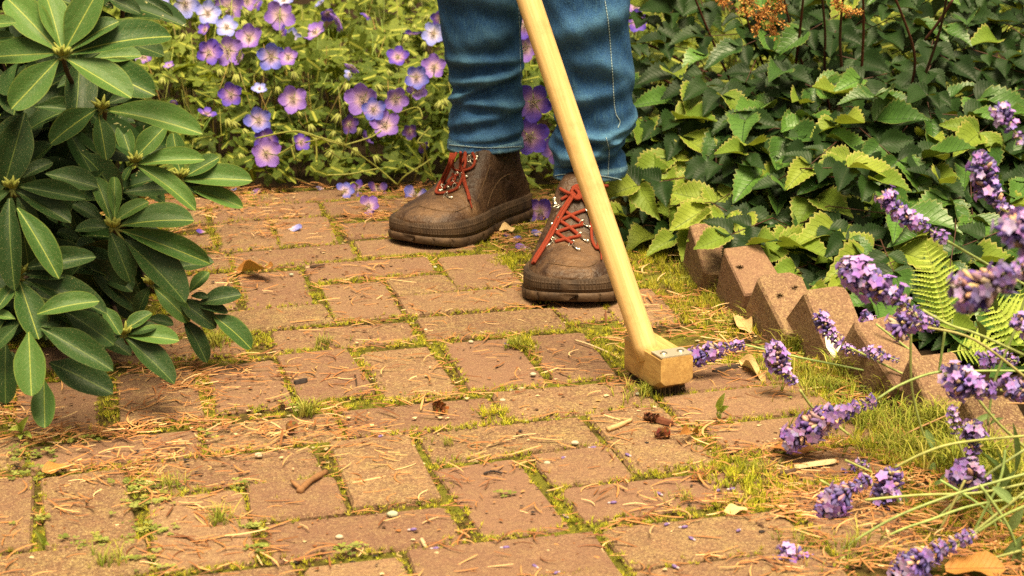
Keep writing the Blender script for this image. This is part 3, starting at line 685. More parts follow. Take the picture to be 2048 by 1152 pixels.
# flowers
def petal_mat(name, outer, inner, mid):
    g = G(name, .6, .25); u, v = g.uv(); vec = g.obj()
    c = g.ramp(g.math('ADD', v, g.math('MULTIPLY', g.math('SUBTRACT', g.noise(6, vec, 2), .5), .2)), [(.06, (.55, .42, .34)), (.26, inner), (.52, mid), (.8, outer)])
    ang = g.math('DIVIDE', g.math('SUBTRACT', u, .5), g.math('ADD', v, .25))
    ln = g.math('ABSOLUTE', g.math('SUBTRACT', g.math('FRACT', g.math('MULTIPLY', ang, 11.0)), .5))
    c = g.mix(g.math('MULTIPLY', g.ramp(ln, [(0, .5), (.2, 0)]), g.ramp(v, [(.1, 0), (.3, 1), (.95, .3)])), c, (.16, .03, .22))
    g.base(c); g.transl(c, .3); return g.m
PM = {'b': petal_mat('petal_blue', (.12, .14, .62), (.62, .46, .66), (.25, .23, .70)), 'v': petal_mat('petal_violet', (.10, .06, .50), (.52, .30, .55), (.19, .10, .52)),
      'l': petal_mat('petal_lilac', (.24, .13, .58), (.66, .44, .60), (.34, .20, .64)), 'p': petal_mat('petal_pale', (.26, .29, .80), (.70, .62, .82), (.40, .41, .86)), 'd': petal_mat('petal_dark', (.075, .045, .26), (.34, .17, .33), (.14, .07, .30))}
def petal_mesh(mat, cup, seed):
    r = random.Random(seed); b = MB(); V, U = [], []; n, m = 6, 3
    for i in range(n+1):
        t = i/n; hw = .06+.37*sm(0, .62, t)*(1-.55*sm(.72, 1.02, t))
        for k in range(-m, m+1):
            s = k/m; y = t*(1-.10*s*s*t)+(-.05 if (i == n and k == 0) else 0)+(.02*sin(k*2+seed) if i == n else 0)
            V.append((hw*s, y, cup*t*t*.5+.10*s*s*t-.04*sin(5*t+seed)*t+.02*sin(6*s+seed)*t)); U.append((.5+.5*hw*s, t))
    q = 2*m+1; b.add(V, [(i*q+k, i*q+k+1, (i+1)*q+k+1, (i+1)*q+k) for i in range(n) for k in range(2*m)], None, U); return b.mesh('petal', mat)
PT = {k: [petal_mesh(m_, c, i) for i, c in enumerate((.12, .3, .55))] for k, m_ in PM.items()}
ctr = MB(); ctr.rings([[(cos(2*pi*k/8)*r_, sin(2*pi*k/8)*r_, z) for k in range(8)] for r_, z in ((.05, -.06), (.10, .0), (.06, .08), (.02, .10))], True, True, (.62, .6, .3))
for k in range(10):
    a = 2*pi*k/10; ctr.tube([(0, 0, .02), (cos(a)*.08, sin(a)*.08, .16), (cos(a)*.13, sin(a)*.13, .24)], .014, 4, (.62, .45, .42)); ctr.tube([(cos(a)*.13, sin(a)*.13, .23), (cos(a)*.15, sin(a)*.15, .28)], .028, 4, (.09, .05, .14))
for k in range(5):
    a = 2*pi*k/5+.6; ctr.tube([(0, 0, -.05), (cos(a)*.25, sin(a)*.25, -.08), (cos(a)*.48, sin(a)*.48, -.06)], [.03, .05, .005], 4, (.3, .33, .08))
cme = ctr.mesh('flower', M_STEM)
def flower(p, r_, kind, facing, parent=ger, cup=None, spread=1.0, npet=5):
    f = Vector(facing).normalized(); M = frame(p, f.cross(Vector((.3, .9, .2))).normalized(), f, r_, r_, r_) @ Matrix.Rotation(rnd.uniform(0, 6), 4, 'Z')
    fl = inst('flower', cme, parent, M); c = rnd.choice((0, 0, 1, 1, 2)) if cup is None else cup
    for k in range(npet):
        me = PT[kind][min(2, max(0, c+rnd.choice((0, 0, 0, 1, -1))))]
        inst('petal', me, fl, M @ Matrix.Rotation(2*pi*k/5+rnd.uniform(-.1, .1), 4, 'Z') @ Matrix.Translation((0, .05, .01*(k % 2)+.012*(k == 4))) @ Matrix.Rotation(rnd.uniform(-.05, .3)*spread, 4, 'X') @ Matrix.Scale(rnd.uniform(.9, 1.05)*.95, 4))
    return fl
FL = '''300 20 66 p;425 75 58 p;545 40 76 l;690 25 40 v s;820 85 70 l;845 0 50 p;530 150 54 p;655 210 66 l;430 290 62 v;535 275 72 l;605 320 40 l s;775 310 68 b;870 315 48 l;885 215 50 p;830 185 42 v s;1020 180 60 l s;1150 115 52 l s;1085 70 42 v s
1665 185 58 p;1550 190 40 v s;1470 315 52 v s;1670 370 60 l;1570 425 58 b;1570 492 50 l;1455 542 62 l;1280 545 82 l;1335 600 58 b;1400 690 74 l;1200 680 48 d s;1290 765 42 d s;1220 365 38 l s;1205 408 28 p s;710 490 36 p s;895 545 66 l;555 518 58 v;705 660 64 b;750 765 62 v;745 840 70 l;935 780 46 v s
420 630 44 v s;70 310 46 l s;215 360 26 l s;240 560 20 v s;415 165 36 v s;1535 720 38 d s;1600 800 32 d s;1700 100 44 v s;180 30 40 p;640 5 50 l;1050 20 36 p s;1300 80 30 v s;130 60 46 p'''
for q in FL.replace('\n', ';').split(';'):
    a = q.split(); x_, y_ = 260+float(a[0])/2.742, float(a[1])/2.742; p = canopy_hit(x_, y_); cd_ = (Vector((0, 0, CAMH))-p).normalized()
    p = p+cd_*rnd.uniform(.03, .07); r_ = float(a[2])/2.742/ppm(p)*1.3
    fc_ = cd_+rv(.35)+Vector((0, 0, .25)) if len(a) < 5 else cd_*.45+rv(.9)+Vector((0, 0, .2))
    flower(p, r_, a[3], fc_)
for x_, y_, r_, k, Y in ((1068, 205, 38, 'v', 3.25), (1060, 275, 36, 'v', 3.28), (1112, 300, 27, 'd', 3.3), (1052, 95, 26, 'l', 3.6), (1050, 50, 26, 'v', 3.6), (1080, 423, 28, 'v', 3.2), (1275, 42, 22, 'v', 3.7), (1272, 8, 22, 'l', 3.9)):
    p = atY(x_, y_, Y); flower(p, r_/ppm(p)*1.15, k, (Vector((0, 0, CAMH))-p).normalized()+rv(.2), cup=0)

# ------------------------------------------------------------------ shrub with toothed leaves at the right
ast = tag(empty('astilbe_plant', atz(1750, 520)), 'dark leafy plant with toothed leaves, red stems and rusty plumes at right', 'plant')
def tooth_prof(t): return .56*(max(0, sin(pi*t**.7))**.95)*(1.05-.15*t)+.003
TE = {}
for key, m_ in (('d', M_ASTD), ('y', M_ASTY)):
    TE[key] = [leaf_mesh('leaf', m_, tooth_prof, 20, 2, .35, d_, 0, 1, .085, w_*1.4, i) for i, (d_, w_) in enumerate(((.08, .1), (.2, .08), (.32, -.1), (.0, .12)))]
YB = [(1200, 505), (1400, 485), (1500, 520), (1600, 600), (1700, 615), (1800, 650), (1900, 710), (2048, 790), (2300, 900)]
YG = [(1200, 3.02), (1400, 2.86), (1500, 2.74), (1600, 2.62), (1700, 2.56), (1900, 2.44), (2048, 2.36), (2300, 2.2)]
lv = []; ast_st = MB()
def ast_depth(px_, py_): return interp(px_, YG)+.00118*max(-60, interp(px_, YB)-py_)
tries = 0; used = []
def compound(px_, py_, Y, L, young, dirx, nl=2, upd=.0):
    """a sprig: petiole with a terminal leaflet and pairs of side leaflets"""
    T0 = atY(px_, py_, Y); ax = Vector((dirx, rnd.uniform(-.9, -.35), rnd.uniform(-.35, .3)+upd)).normalized()
    n0 = (Vector((0, -.42, .9))+rv(.28)).normalized(); sd_ = ax.cross(n0).normalized()
    base = T0-ax*L*1.2
    ast_st.tube([base-ax*L*.9-Vector((0, -.03, .05)), base, T0], [.0011, .0010, .0008], 5, (.07, .028, .018))
    lv.append((T0, ax, n0, L, young))
    for k in range(nl):
        o = T0-ax*L*(.05+.55*k)
        for s in (-1, 1):
            d = (ax*rnd.uniform(.25, .6)+sd_*s*1.0+Vector((0, 0, rnd.uniform(-.25, .1)))).normalized()
            lv.append((o, d, (n0+rv(.25)).normalized(), L*rnd.uniform(.55, .85)*(1-.12*k), young))
for i in range(4000):
    px_, py_ = rnd.uniform(1235, 2190), rnd.uniform(-40, 800); yb = interp(px_, YB)
    if py_ > yb-8: continue
    if py_ < 230 and px_ < 1950 and rnd.random() < .78: continue
    if any((px_-a)**2+((py_-b)*1.25)**2 < (38 if py_ > 180 else 48)**2 for a, b in used): continue
    used.append((px_, py_)); Y = ast_depth(px_, py_)+rnd.uniform(-.04, .05); low = sm(300, 20, yb-py_); left = sm(1800, 1350, px_)
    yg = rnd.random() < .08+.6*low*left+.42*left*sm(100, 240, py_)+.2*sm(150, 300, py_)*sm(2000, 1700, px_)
    compound(px_, py_, Y, rnd.uniform(.056, .088)*(1.12 if py_ > 150 else .95), yg, rnd.uniform(-1, .8), 2 if rnd.random() < .7 else 1)
for px_, py_, Y, L, dx in ((1460, 470, 2.70, .075, -.9), (1505, 490, 2.68, .07, .2), (1275, 372, 2.93, .085, -1), (1700, 335, 2.78, .08, .9), (1490, 305, 2.95, .075, -.8), (1620, 330, 2.85, .07, -.7), (1740, 360, 2.75, .075, .8)):
    compound(px_, py_, Y, L, True, dx, 2)
lv.sort(key=lambda c: -c[3]*ppm(c[0]))
def vis(c):
    x_, y_ = proj(c[0]); return -40 < y_ < 800 and 1200 < x_ < 2090
first = [c for c in lv if vis(c)][:300]; ids = set(map(id, first)); rest = [c for c in lv if id(c) not in ids]
for p, ax, n0, L, yg in first:
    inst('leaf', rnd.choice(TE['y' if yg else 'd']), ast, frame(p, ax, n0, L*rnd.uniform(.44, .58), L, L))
fill = [(p, ax, n0, L) for p, ax, n0, L, yg in rest]
for i in range(2200):
    px_, py_ = rnd.uniform(1235, 2300), rnd.uniform(-60, 780); yb = interp(px_, YB)
    if py_ > yb+6 or (py_ < 240 and px_ < 1560 and rnd.random() < .85) or (py_ < 200 and rnd.random() < .35): continue
    p = atY(px_, py_, ast_depth(px_, py_)+rnd.uniform(.08, .7))
    if p.z < .015: continue
    fill.append((p, Vector((rnd.gauss(0, 1), rnd.gauss(-.5, .6), rnd.gauss(-.1, .5))).normalized(), Vector((rnd.gauss(0, .4), rnd.gauss(-.5, .3), .9)).normalized(), rnd.uniform(.045, .08)))
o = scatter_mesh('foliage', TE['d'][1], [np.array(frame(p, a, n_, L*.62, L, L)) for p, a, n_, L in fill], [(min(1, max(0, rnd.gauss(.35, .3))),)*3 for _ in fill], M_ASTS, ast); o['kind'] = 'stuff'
ast_st.build('leaf_stalks', M_STEM, ast)
for a in ('1375 -40 1420 70 1470 180 1520 260', '1480 -40 1500 60 1530 140 1560 230', '1560 -40 1580 50 1605 130 1625 200', '1640 -40 1650 60 1650 160 1665 250', '1725 -40 1727 60 1722 180 1725 300', '1770 -40 1800 20 1830 120 1810 220', '1900 -40 1880 60 1850 150 1820 230', '1262 115 1330 160 1400 205 1500 240', '1250 75 1310 95 1400 140 1455 155', '1420 160 1460 190 1480 240 1500 330', '1905 0 1880 40 1850 80', '1610 -40 1600 60 1590 140', '1690 -40 1680 80 1690 200'):
    q = [float(x) for x in a.split()]; n = len(q)//2; Y0 = interp(q[0], YG)+.52
    pts = [atY(q[2*i], q[2*i+1], Y0+.0005*q[2*i+1]+.05*sin(q[0])) for i in range(n)]
    t = MB(); sp = spline(pts, 5); t.tube(sp, [.0026-.0012*abs(i/len(sp)-.6) for i in range(len(sp))] if q[1] < 0 else .0026, 6, (.085*rnd.uniform(.7, 1.3), .026, .016)); t.build('stem', M_STEM, ast)
M_PLUME = vcol_mat('plume', .8, .2, .1)
for a in ('1525 -30 1500 5 1480 -10', '1500 0 1535 30 1575 52', '1545 -20 1520 40 1508 66', '1480 20 1510 30 1540 18', '1560 10 1540 50 1552 72', '1690 -20 1670 10 1700 22', '1672 -10 1690 25 1722 24', '1420 -20 1440 0 1455 8', '1575 -30 1560 -5 1568 20'):
    q = [float(x) for x in a.split()]; Y0 = interp(q[0], YG)+.36; sp = spline([atY(q[2*i], q[2*i+1], Y0) for i in range(3)], 14); t = MB(); t.tube(sp, .0008, 4, (.3, .12, .04))
    for i, p in enumerate(sp):
        for k in range(6):
            d = rv(1).normalized(); o_ = p+d*rnd.uniform(.002, .009); s_ = d.cross(rv(1)).normalized()*.0016
            t.add([o_-s_, o_+d*.0022, o_+s_, o_-d*.0022], [(0, 1, 2, 3)], random.Random(i*9+k).choice(((.48, .22, .05), (.36, .14, .035), (.55, .32, .10), (.28, .10, .03))))
    t.build('flower_plume', M_PLUME, ast)

# ------------------------------------------------------------------ fern
fern = tag(empty('fern', atz(1905, 715)), 'bright yellow green fern behind the brick edging', 'fern')
def pin_prof(t): return (.5*(1-t)**.55*sm(-.05, .12, t)*(1-.35*t)+.01)
FP = leaf_mesh('leaflet', M_FERN, pin_prof, 16, 1, .2, .08, 0, 1, .34, 0, 1)
def frond(pts, Y, lmax, Yd=0, n=17):
    P = spline([atY(x_, y_, Y+Yd*i) for i, (x_, y_) in enumerate(pts)], 12); t = MB(); t.tube(P, [.0014-.001*i/len(P) for i in range(len(P))], 5, (.40, .42, .10)); fr = t.build('frond', M_STEM, fern)
    for k in range(n):
        f_ = .2+.78*k/(n-1); i = f_*(len(P)-1); j = min(int(i), len(P)-2); p = P[j].lerp(P[j+1], i-j); ax = (P[j+1]-P[j]).normalized()
        L = lmax*(math.sin(pi*min(1, .22+.80*(1-f_)**.85))**.8)*(1 if f_ < .9 else .8)*min(1, (1-f_)*2.2+.12); cdv = (Vector((0, 0, CAMH))-p).normalized(); nn = (cdv+Vector((0, 0, .5))).normalized(); sd_ = ax.cross(nn).normalized()
        for s in (-1, 1): inst('leaflet', FP, fr, frame(p, sd_*s+ax*.38+rv(.06), nn+rv(.15), L*.25, L, L))
frond([(1898, 700), (1888, 640), (1872, 560), (1850, 486)], 2.48, .042, .012, 20)
frond([(2120, 760), (2065, 700), (2015, 640), (1985, 600)], 2.4, .05, .01, 14)
frond([(1900, 705), (1930, 700), (1965, 695), (1990, 720)], 2.42, .035, -.01, 12)
frond([(2110, 790), (2080, 700), (2050, 640), (2040, 580)], 2.42, .05, .01, 14)
frond([(1905, 700), (1935, 630), (1945, 590), (1932, 530)], 2.56, .03, .012, 14)

# ------------------------------------------------------------------ lavender at the right, leaning over the path
lav = tag(empty('lavender_plant', atz(2300, 1000)), 'lavender with purple flower spikes on long pale green stems leaning over the path', 'flowering plant')
def bud_template(m, p, d, L, r_, col):
    d = d.normalized(); a = d.cross(Vector((.2, .3, .9))).normalized(); b_ = a.cross(d)
    R = [[p+d*L*t+(a*cos(2*pi*k/5)+b_*sin(2*pi*k/5))*r_*q for k in range(5)] for t, q in ((0, .45), (.35, 1), (.75, .95), (1, .35))]; m.rings(R, True, True, col)
def corolla(m, p, d, s, col):
    d = d.normalized(); a = d.cross(rv(1)).normalized(); b_ = a.cross(d)
    for k in range(5):
        g_ = 2*pi*k/5; o_ = a*cos(g_)+b_*sin(g_); q = a*cos(g_+1.57)+b_*sin(g_+1.57)
        m.add([p, p+o_*s*.6+q*s*.42+d*s*.25, p+o_*s*1.1+d*s*.2, p+o_*s*.6-q*s*.42+d*s*.25], [(0, 1, 2, 3)], tuple(c_*rnd.uniform(.8, 1.15) for c_ in col))
def spike(pts, Y, wpx, seed, dens=1.0, old=.25):
    P = spline([atY(pts[2*i], pts[2*i+1], Y) for i in range(len(pts)//2)], 10); t = MB(); c = MB(); Lt = sum((P[i+1]-P[i]).length for i in range(len(P)-1))
    R_ = wpx/2/ppm(P[0]); t.tube(P, .0011, 5, (.30, .33, .14)); n = max(5, int(Lt/.0062))
    for k in range(n):
        f_ = (k+.5)/n; i = f_*(len(P)-1); j = min(int(i), len(P)-2); p = P[j].lerp(P[j+1], i-j); ax = (P[j]-P[j+1]).normalized()
        rr = R_*(.55+.45*sin(pi*min(1, f_*1.15+.12)))*(rnd.uniform(.75, 1.1)); a = ax.cross(Vector((.3, .2, .9))).normalized(); b_ = a.cross(ax)
        nb = int(11*dens)+1
        for q in range(nb):
            g_ = 2*pi*(q+rnd.random()*.6)/nb+k*.5; o_ = a*cos(g_)+b_*sin(g_); d = (o_+ax*rnd.uniform(.3, .9)).normalized()
            u_ = rnd.random(); col = (.62, .42, .28) if u_ < old*.8 else (.40, .27, .30) if u_ < old*1.3 else (.11, .08, .27) if u_ < .6 else (.21, .14, .40)
            L = rr*rnd.uniform(.75, 1.05); bud_template(t, p+o_*rr*.12, d, L, rr*.165, tuple(x_*rnd.uniform(.8, 1.2) for x_ in col))
            if rnd.random() < .36: corolla(c, p+o_*rr*.1+d*L*1.02, d, rr*rnd.uniform(.3, .46), rnd.choice(((.42, .26, .66), (.50, .34, .68), (.32, .18, .56))))
    s_ = t.build('flower_spike', M_LAV, lav)
    if c.v: c.build('petals', M_LAV, s_)
    return s_
SP = [('1772 392 1800 425 1845 450 1895 482', 2.0, 46), ('1692 535 1740 565 1800 600 1855 655', 1.86, 62), ('1960 312 1975 370 2000 410 2035 440', 1.95, 54), ('1998 218 2015 245 2050 290', 1.8, 46), ('1925 590 1975 570 2030 545 2070 530', 1.5, 84), ('2030 445 2050 480 2075 520', 1.45, 80),
      ('1340 716 1400 712 1450 695 1492 690', 2.28, 44), ('1545 690 1560 730 1590 770', 2.2, 46), ('1637 628 1655 660 1700 700 1740 705', 2.25, 34), ('1735 640 1752 645', 2.3, 40), ('1790 660 1830 640 1880 655', 1.95, 56), ('1576 884 1630 850 1690 825 1755 798', 1.98, 60), ('1640 1030 1690 985 1745 955', 1.83, 58), ('1785 945 1768 1000 1785 1050', 1.85, 54),
      ('1568 1105 1620 1130 1690 1165', 1.72, 50), ('1800 1150 1860 1110 1955 1065', 1.68, 62), ('1905 815 1908 845 1912 872', 1.9, 30), ('1942 848 1950 890 1935 935', 1.9, 46), ('1915 945 1950 955 1985 962', 1.82, 62), ('1905 755 1950 775 1995 780', 1.8, 70), ('2030 640 2048 655 2070 680', 1.8, 50), ('2020 775 2050 780 2080 790', 1.75, 56), ('1965 720 2000 715 2040 725', 2.0, 40), ('1735 700 1770 712 1800 722', 2.2, 26), ('1900 745 1915 735', 1.95, 38), ('1690 945 1720 925 1740 935', 1.95, 26)]
for i, (a, Y, wd) in enumerate(SP): spike([float(x_) for x_ in a.split()], Y, wd*1.08, i, old=.32 if i in (1, 4, 11) else .2)
ST = [('1895 482 1960 520 2060 575', 2.0), ('1855 655 1950 680 2070 770', 1.86), ('1845 620 1900 650 1960 670 2070 720', 1.8), ('1492 690 1600 715 1700 735 1830 765 1940 820 2070 880', 2.26), ('1700 695 1800 745 1900 790 2000 840 2080 900', 2.2), ('1600 780 1625 815 1660 840 1760 915 1850 960 1990 1010 2080 1030', 2.05), ('1755 798 1800 770 1870 745 1950 742 2080 742', 1.95), ('1752 648 1820 700 1890 745 1940 780', 2.25), ('1822 660 1822 760 1835 830 1860 890 1920 930', 2.0), ('1790 935 1850 905 1920 885 2070 870', 1.8),
      ('1645 1125 1720 1075 1800 1030 1920 985 2060 945', 1.75), ('1912 872 1930 920 1940 960', 1.9), ('1685 1135 1780 1070 1860 1040 1950 1010 2080 990', 1.78), ('1955 1065 2010 1030 2080 1000', 1.68), ('1785 1050 1820 1090 1860 1140', 1.8), ('1560 1150 1600 1140 1690 1115', 1.72), ('1670 1120 1780 1105 1900 1095 2080 1085', 1.78), ('1970 980 1990 1050 2020 1150', 1.8), ('2080 1080 2040 1110 1990 1160', 1.75), ('1935 1130 2010 1110 2080 1090', 1.7), ('2000 415 2040 440 2080 460', 1.95), ('2000 780 2060 790', 1.8), ('1690 920 1780 960 1830 975 1960 1000 2080 1020', 1.95), ('1890 660 1880 730 1878 745', 2.1), ('1760 1150 1850 1060 1960 960 2080 880', 1.82), ('1850 1160 1930 1080 2080 960', 1.75), ('1640 960 1720 1000 1850 1030 2080 1070', 1.9), ('1900 1160 1960 1040 2000 960 2010 900', 1.78), ('1950 790 2000 850 2080 920', 1.9), ('1880 960 1960 1010 2060 1090', 1.8), ('2050 1160 2020 1060 1960 970', 1.72), ('1730 1000 1840 990 1960 985 2080 960', 1.8), ('2060 560 2030 660 1990 760 1975 850', 1.9), ('1840 1140 1900 1020 1930 960', 1.8)]
for a, Y in ST:
    q = [float(x_) for x_ in a.split()]; n = len(q)//2; t = MB(); t.tube(spline([atY(q[2*i], q[2*i+1], Y+.01*sin(i+Y*9)) for i in range(n)], 6), .0016, 6, (.36*rnd.uniform(.85, 1.15), .40*rnd.uniform(.9, 1.1), .13)); t.build('stem', M_STEM, lav)
t = MB(); t.tube(spline([atY(x_, y_, 2.05) for x_, y_ in ((1770, 890), (1850, 850), (1960, 810), (2080, 808))], 6), .0013, 5, (.45, .25, .12)); t.build('dry_stem', M_STEM, lav)
M_LLEAF = leaf_mat('lavender_leaf', (.10, .17, .05), (.20, .27, .10), (.26, .32, .14), None, .6, 1, .15, vein_amt=0)
LM = leaf_mesh('leaf', M_LLEAF, lambda t: .5*sin(pi*min(1, t*.93+.05))**.8, 8, 1, .3, .1, seed=2)
for a, Y in (('1852 860 1868 900 20', 1.98), ('1868 925 1858 985 22', 1.95), ('1795 978 1818 1050 22', 1.86), ('1880 960 1905 945 8', 1.9), ('1865 975 1890 960 10', 1.9), ('2005 985 2030 940 12', 1.8), ('2018 990 1975 905 12', 1.85), ('2015 985 2000 905 9', 1.85), ('2030 940 2030 850 12', 1.85), ('1985 975 2030 1010 26', 1.75), ('1965 1105 2020 1095 24', 1.75), ('2005 1130 2045 1070 16', 1.72), ('2020 1060 2045 1020 24', 1.75), ('1985 940 2010 990 12', 1.85), ('2030 1150 2040 1080 20', 1.7), ('1990 830 1940 850 12', 2.0), ('1885 910 1895 940 20', 1.97), ('1980 850 2005 835 8', 2.0)):
    q = [float(x_) for x_ in a.split()]; put_leaf(atY(q[0], q[1], Y), atY(q[2], q[3], Y-.01), q[4], [LM], lav, wmax=.4)
cl_ = []
for i in range(700):
    B = Vector((rnd.gauss(.84, .12), rnd.gauss(1.98, .2), rnd.uniform(0, .09)))
    if proj(B)[0] > 2075: cl_.append(np.array(frame(B, Vector((rnd.gauss(0, .5), rnd.gauss(-.1, .5), rnd.uniform(.3, 1))), Vector((rnd.gauss(0, .5), -.6, .5)), .006, rnd.uniform(.04, .07), .05)))
scatter_mesh('clump_foliage', LM, cl_, [(.5, .5, .5)]*len(cl_), M_LLEAF, lav)['kind'] = 'stuff'
for i in range(70):   # the clump itself, beyond the right edge of the frame
    B = Vector((rnd.uniform(.62, 1.0), rnd.uniform(1.7, 2.35), rnd.uniform(.0, .12)))
    T = B+Vector((rnd.gauss(0, .5), rnd.gauss(-.1, .5), rnd.uniform(.3, 1))).normalized()*rnd.uniform(.04, .07); put_leaf(B, T, 12, [LM], lav, wmax=.2)

# ------------------------------------------------------------------ person: legs in jeans, walking boots
def leather():
    g = G('dusty_brown_leather', .62, .4); v = g.obj(False)
    n1 = g.noise(14, v, 5, .6); n2 = g.noise(60, v, 5, .65); z = g.n('SeparateXYZ'); g.set(z.inputs[0], v)
    c = g.ramp(n1, [(.3, (.020, .009, .0055)), (.6, (.048, .022, .012))])
    toe = g.ramp(z.outputs[0], [(.10, 0), (.22, 1)])
    dust = g.math('MULTIPLY', g.ramp(g.noise(16, v, 6, .7, .6), [(.42, 0), (.68, .8)]), g.math('ADD', g.math('MULTIPLY', toe, .85), .18))
    c = g.mix(dust, c, (.20, .112, .058)); g.base(c)
    cre = g.voro(26, v, 'DISTANCE_TO_EDGE'); cre = g.ramp(cre, [(0, 0), (.12, 1)])
    g.bump(g.math('ADD', g.math('MULTIPLY', n2, .8), g.math('ADD', g.math('MULTIPLY', cre, .16), g.math('MULTIPLY', g.noise(260, v, 3), .3))), .8, .006)
    g.rough(g.math('ADD', .34, g.math('MULTIPLY', n1, .35))); return g.m
def rubber(name, ribs):
    g = G(name, .7, .35); v = g.obj(False); n = g.noise(30, v, 5, .65); c = g.ramp(n, [(.35, (.03, .017, .011)), (.62, (.09, .052, .029)), (.8, (.18, .11, .06))]); g.base(c)
    u, w_ = g.uv()
    if ribs:
        wv = g.math('ABSOLUTE', g.math('SUBTRACT', g.math('FRACT', g.math('MULTIPLY', u, ribs)), .5)); wv = g.ramp(wv, [(.06, 0), (.24, 1)])
        hz = g.math('ABSOLUTE', g.math('SUBTRACT', g.math('FRACT', g.math('MULTIPLY', w_, 5.0)), .5)); hz = g.ramp(hz, [(.05, .2), (.2, 1)])
        g.bump(g.math('ADD', g.math('MULTIPLY', wv, hz), g.math('MULTIPLY', n, .5)), .8, .0016)
    else: g.bump(g.math('ADD', n, g.noise(220, v, 3)), .6, .0015)
    return g.m
M_LEATH, M_RAND, M_SOLE = leather(), rubber('ribbed_rand', 150.0), rubber('sole_rubber', 0)
gm = G('hook_metal', .32, .5); gm.base((.62, .58, .5)); gm.b.inputs['Metallic'].default_value = 1; M_METAL = gm.m
gl = G('red_lace', .85, .2); gl.base(gl.mix(gl.noise(900, None, 2), (.12, .018, .009), (.29, .045, .020))); gl.bump(gl.noise(1100, None, 2), .8, .0012); M_LACE = gl.m
BW = [(0, .010), (.012, .022), (.04, .032), (.1, .038), (.2, .041), (.35, .042), (.48, .048), (.62, .062), (.74, .0685), (.84, .067), (.9, .062), (.95, .052), (.98, .039), (.993, .025), (1, .010)]
BT = [(0, .135), (.01, .15), (.04, .162), (.36, .162), (.40, .152), (.43, .144), (.47, .133), (.52, .120), (.6, .098), (.68, .083), (.76, .075), (.84, .070), (.9, .064), (.95, .060), (.98, .055), (1, .050)]
BL_ = .305
def bw(s): return interp(s, BW)*1.06
def bsec(s, a, out=0):
    x = s*BL_; w_ = bw(s)*.955+out; zt = interp(s, BT)-.02; c_, s_ = cos(a), sin(a)
    y = w_*math.copysign(abs(c_)**.62, c_); z = .02+(zt+out)*max(0, s_)**.72
    k = sm(.045, .11, z)*(1-sm(.42, .62, s)); y *= 1-.06*k
    # ankle crease folds and a sunken vamp seam
    z += 0; dent = .0016*math.exp(-((s-.53)/.012)**2)+.0014*math.exp(-((s-.63)/.012)**2)+.0012*math.exp(-((s-.44-.04*cos(a))/.012)**2)
    return Vector((x+.024*k*(1-s/.5 if s < .5 else 0), y*(1-dent*8), z-dent*(s_ > .3)*(1 if z > .03 else 0)))
def make_boot(name, toe, heel, person, mirror, label):
    d = (toe-heel); d.z = 0; d.normalize(); side = Vector((-d.y, d.x, 0)); h0 = toe-d*BL_
    M = Matrix(((d.x, side.x, 0, h0.x), (d.y, side.y, 0, h0.y), (0, 0, 1, .0), (0, 0, 0, 1)))
    M = M @ Matrix.Shear('YZ', 4, (0, 0)) if False else M
    m = MB(); S = [.5-.5*cos(pi*i/46) for i in range(47)]; na = 30
    bend = lambda p: Vector((p.x, p.y+mirror*.010*sm(.12, .31, p.x)*1.0, p.z+.010*sm(.24, .32, p.x)*sm(.06, .0, p.z)*0))
    R = [[bend(bsec(s, pi*k/(na-1))) for k in range(na)] for s in S]
    vs_ = [p for r in R for p in r]; fs = [(i*na+k, (i+1)*na+k, (i+1)*na+k+1, i*na+k+1) for i in range(46) for k in range(na-1)]
    fs += [tuple(range(na)), tuple(46*na+k for k in range(na-1, -1, -1))]
    m.add(vs_, fs); bo = m.build('boot', M_LEATH, person, True, M); bo['label'] = label
    bvh = BVHTree.FromPolygons([M @ Vector(v) for v in m.v], m.f)
    # outline loop for sole and rand
    def loop(out, n=220):
        P = []
        for i in range(n):
            t = 2*pi*i/n; s = .5-.5*cos(t); y = bw(s)+out if sin(t) >= 0 else -bw(s)-out
            x = s*BL_+out*(1 if s > .5 else -1)*abs(cos(t))**8
            P.append(bend(Vector((x, y, 0))))
        return P
    def spring(x): return .014*sm(.225, .325, x)**1.3
    def band(nm, lv, mat, cap=False, groove=False):
        q = MB(); rings = []; n = 220
        for j, (z, out) in enumerate(lv):
            r = []
            for i, p in enumerate(loop(out)):
                zz_ = z+spring(p.x)*max(0, 1-z/.05)
                if groove and j == 0 and i % 11 < 1: zz_ += .009
                if groove and j in (1, 2) and i % 11 < 1: p = p+(Vector((.16, 0, 0))-Vector((p.x, p.y, 0))).normalized()*.005
                r.append(Vector((p.x, p.y, zz_)))
            rings.append(r)
        base_ = len(q.v); q.rings(rings, cap, cap)
        for j in range(len(lv)):
            for i in range(n): q.uv[j*n+i] = (i/n, j/(len(lv)-1))
        return q.build(nm, mat, bo, True, M)
    band('sole', [(0, .001), (.002, .0035), (.012, .0045), (.017, .003), (.0185, .0008)], M_SOLE, True, True)
    band('rand', [(.0182, .0005), (.019, .0022), (.03, .0022), (.043, .0016), (.0465, -.0015), (.0478, -.009)], M_RAND)
    return bo, bvh, M
person = tag(empty('person', (.04, 3.0, 0)), 'person in blue jeans and brown laced boots, seen from the knees down', 'person')
toeR, toeL = atz(1124, 618), atz(829, 499)
bootR, bvR, MR = make_boot('boot', toeR, toeR+Vector((.045, .312, 0)), person, 1, 'dusty brown boot pointing at the camera, red laces criss-crossed')
bootL, bvL, ML = make_boot('boot', toeL, toeL+Vector((.178, .24, 0)), person, -1, 'dusty brown boot turned sideways to the left, red laces in loops')
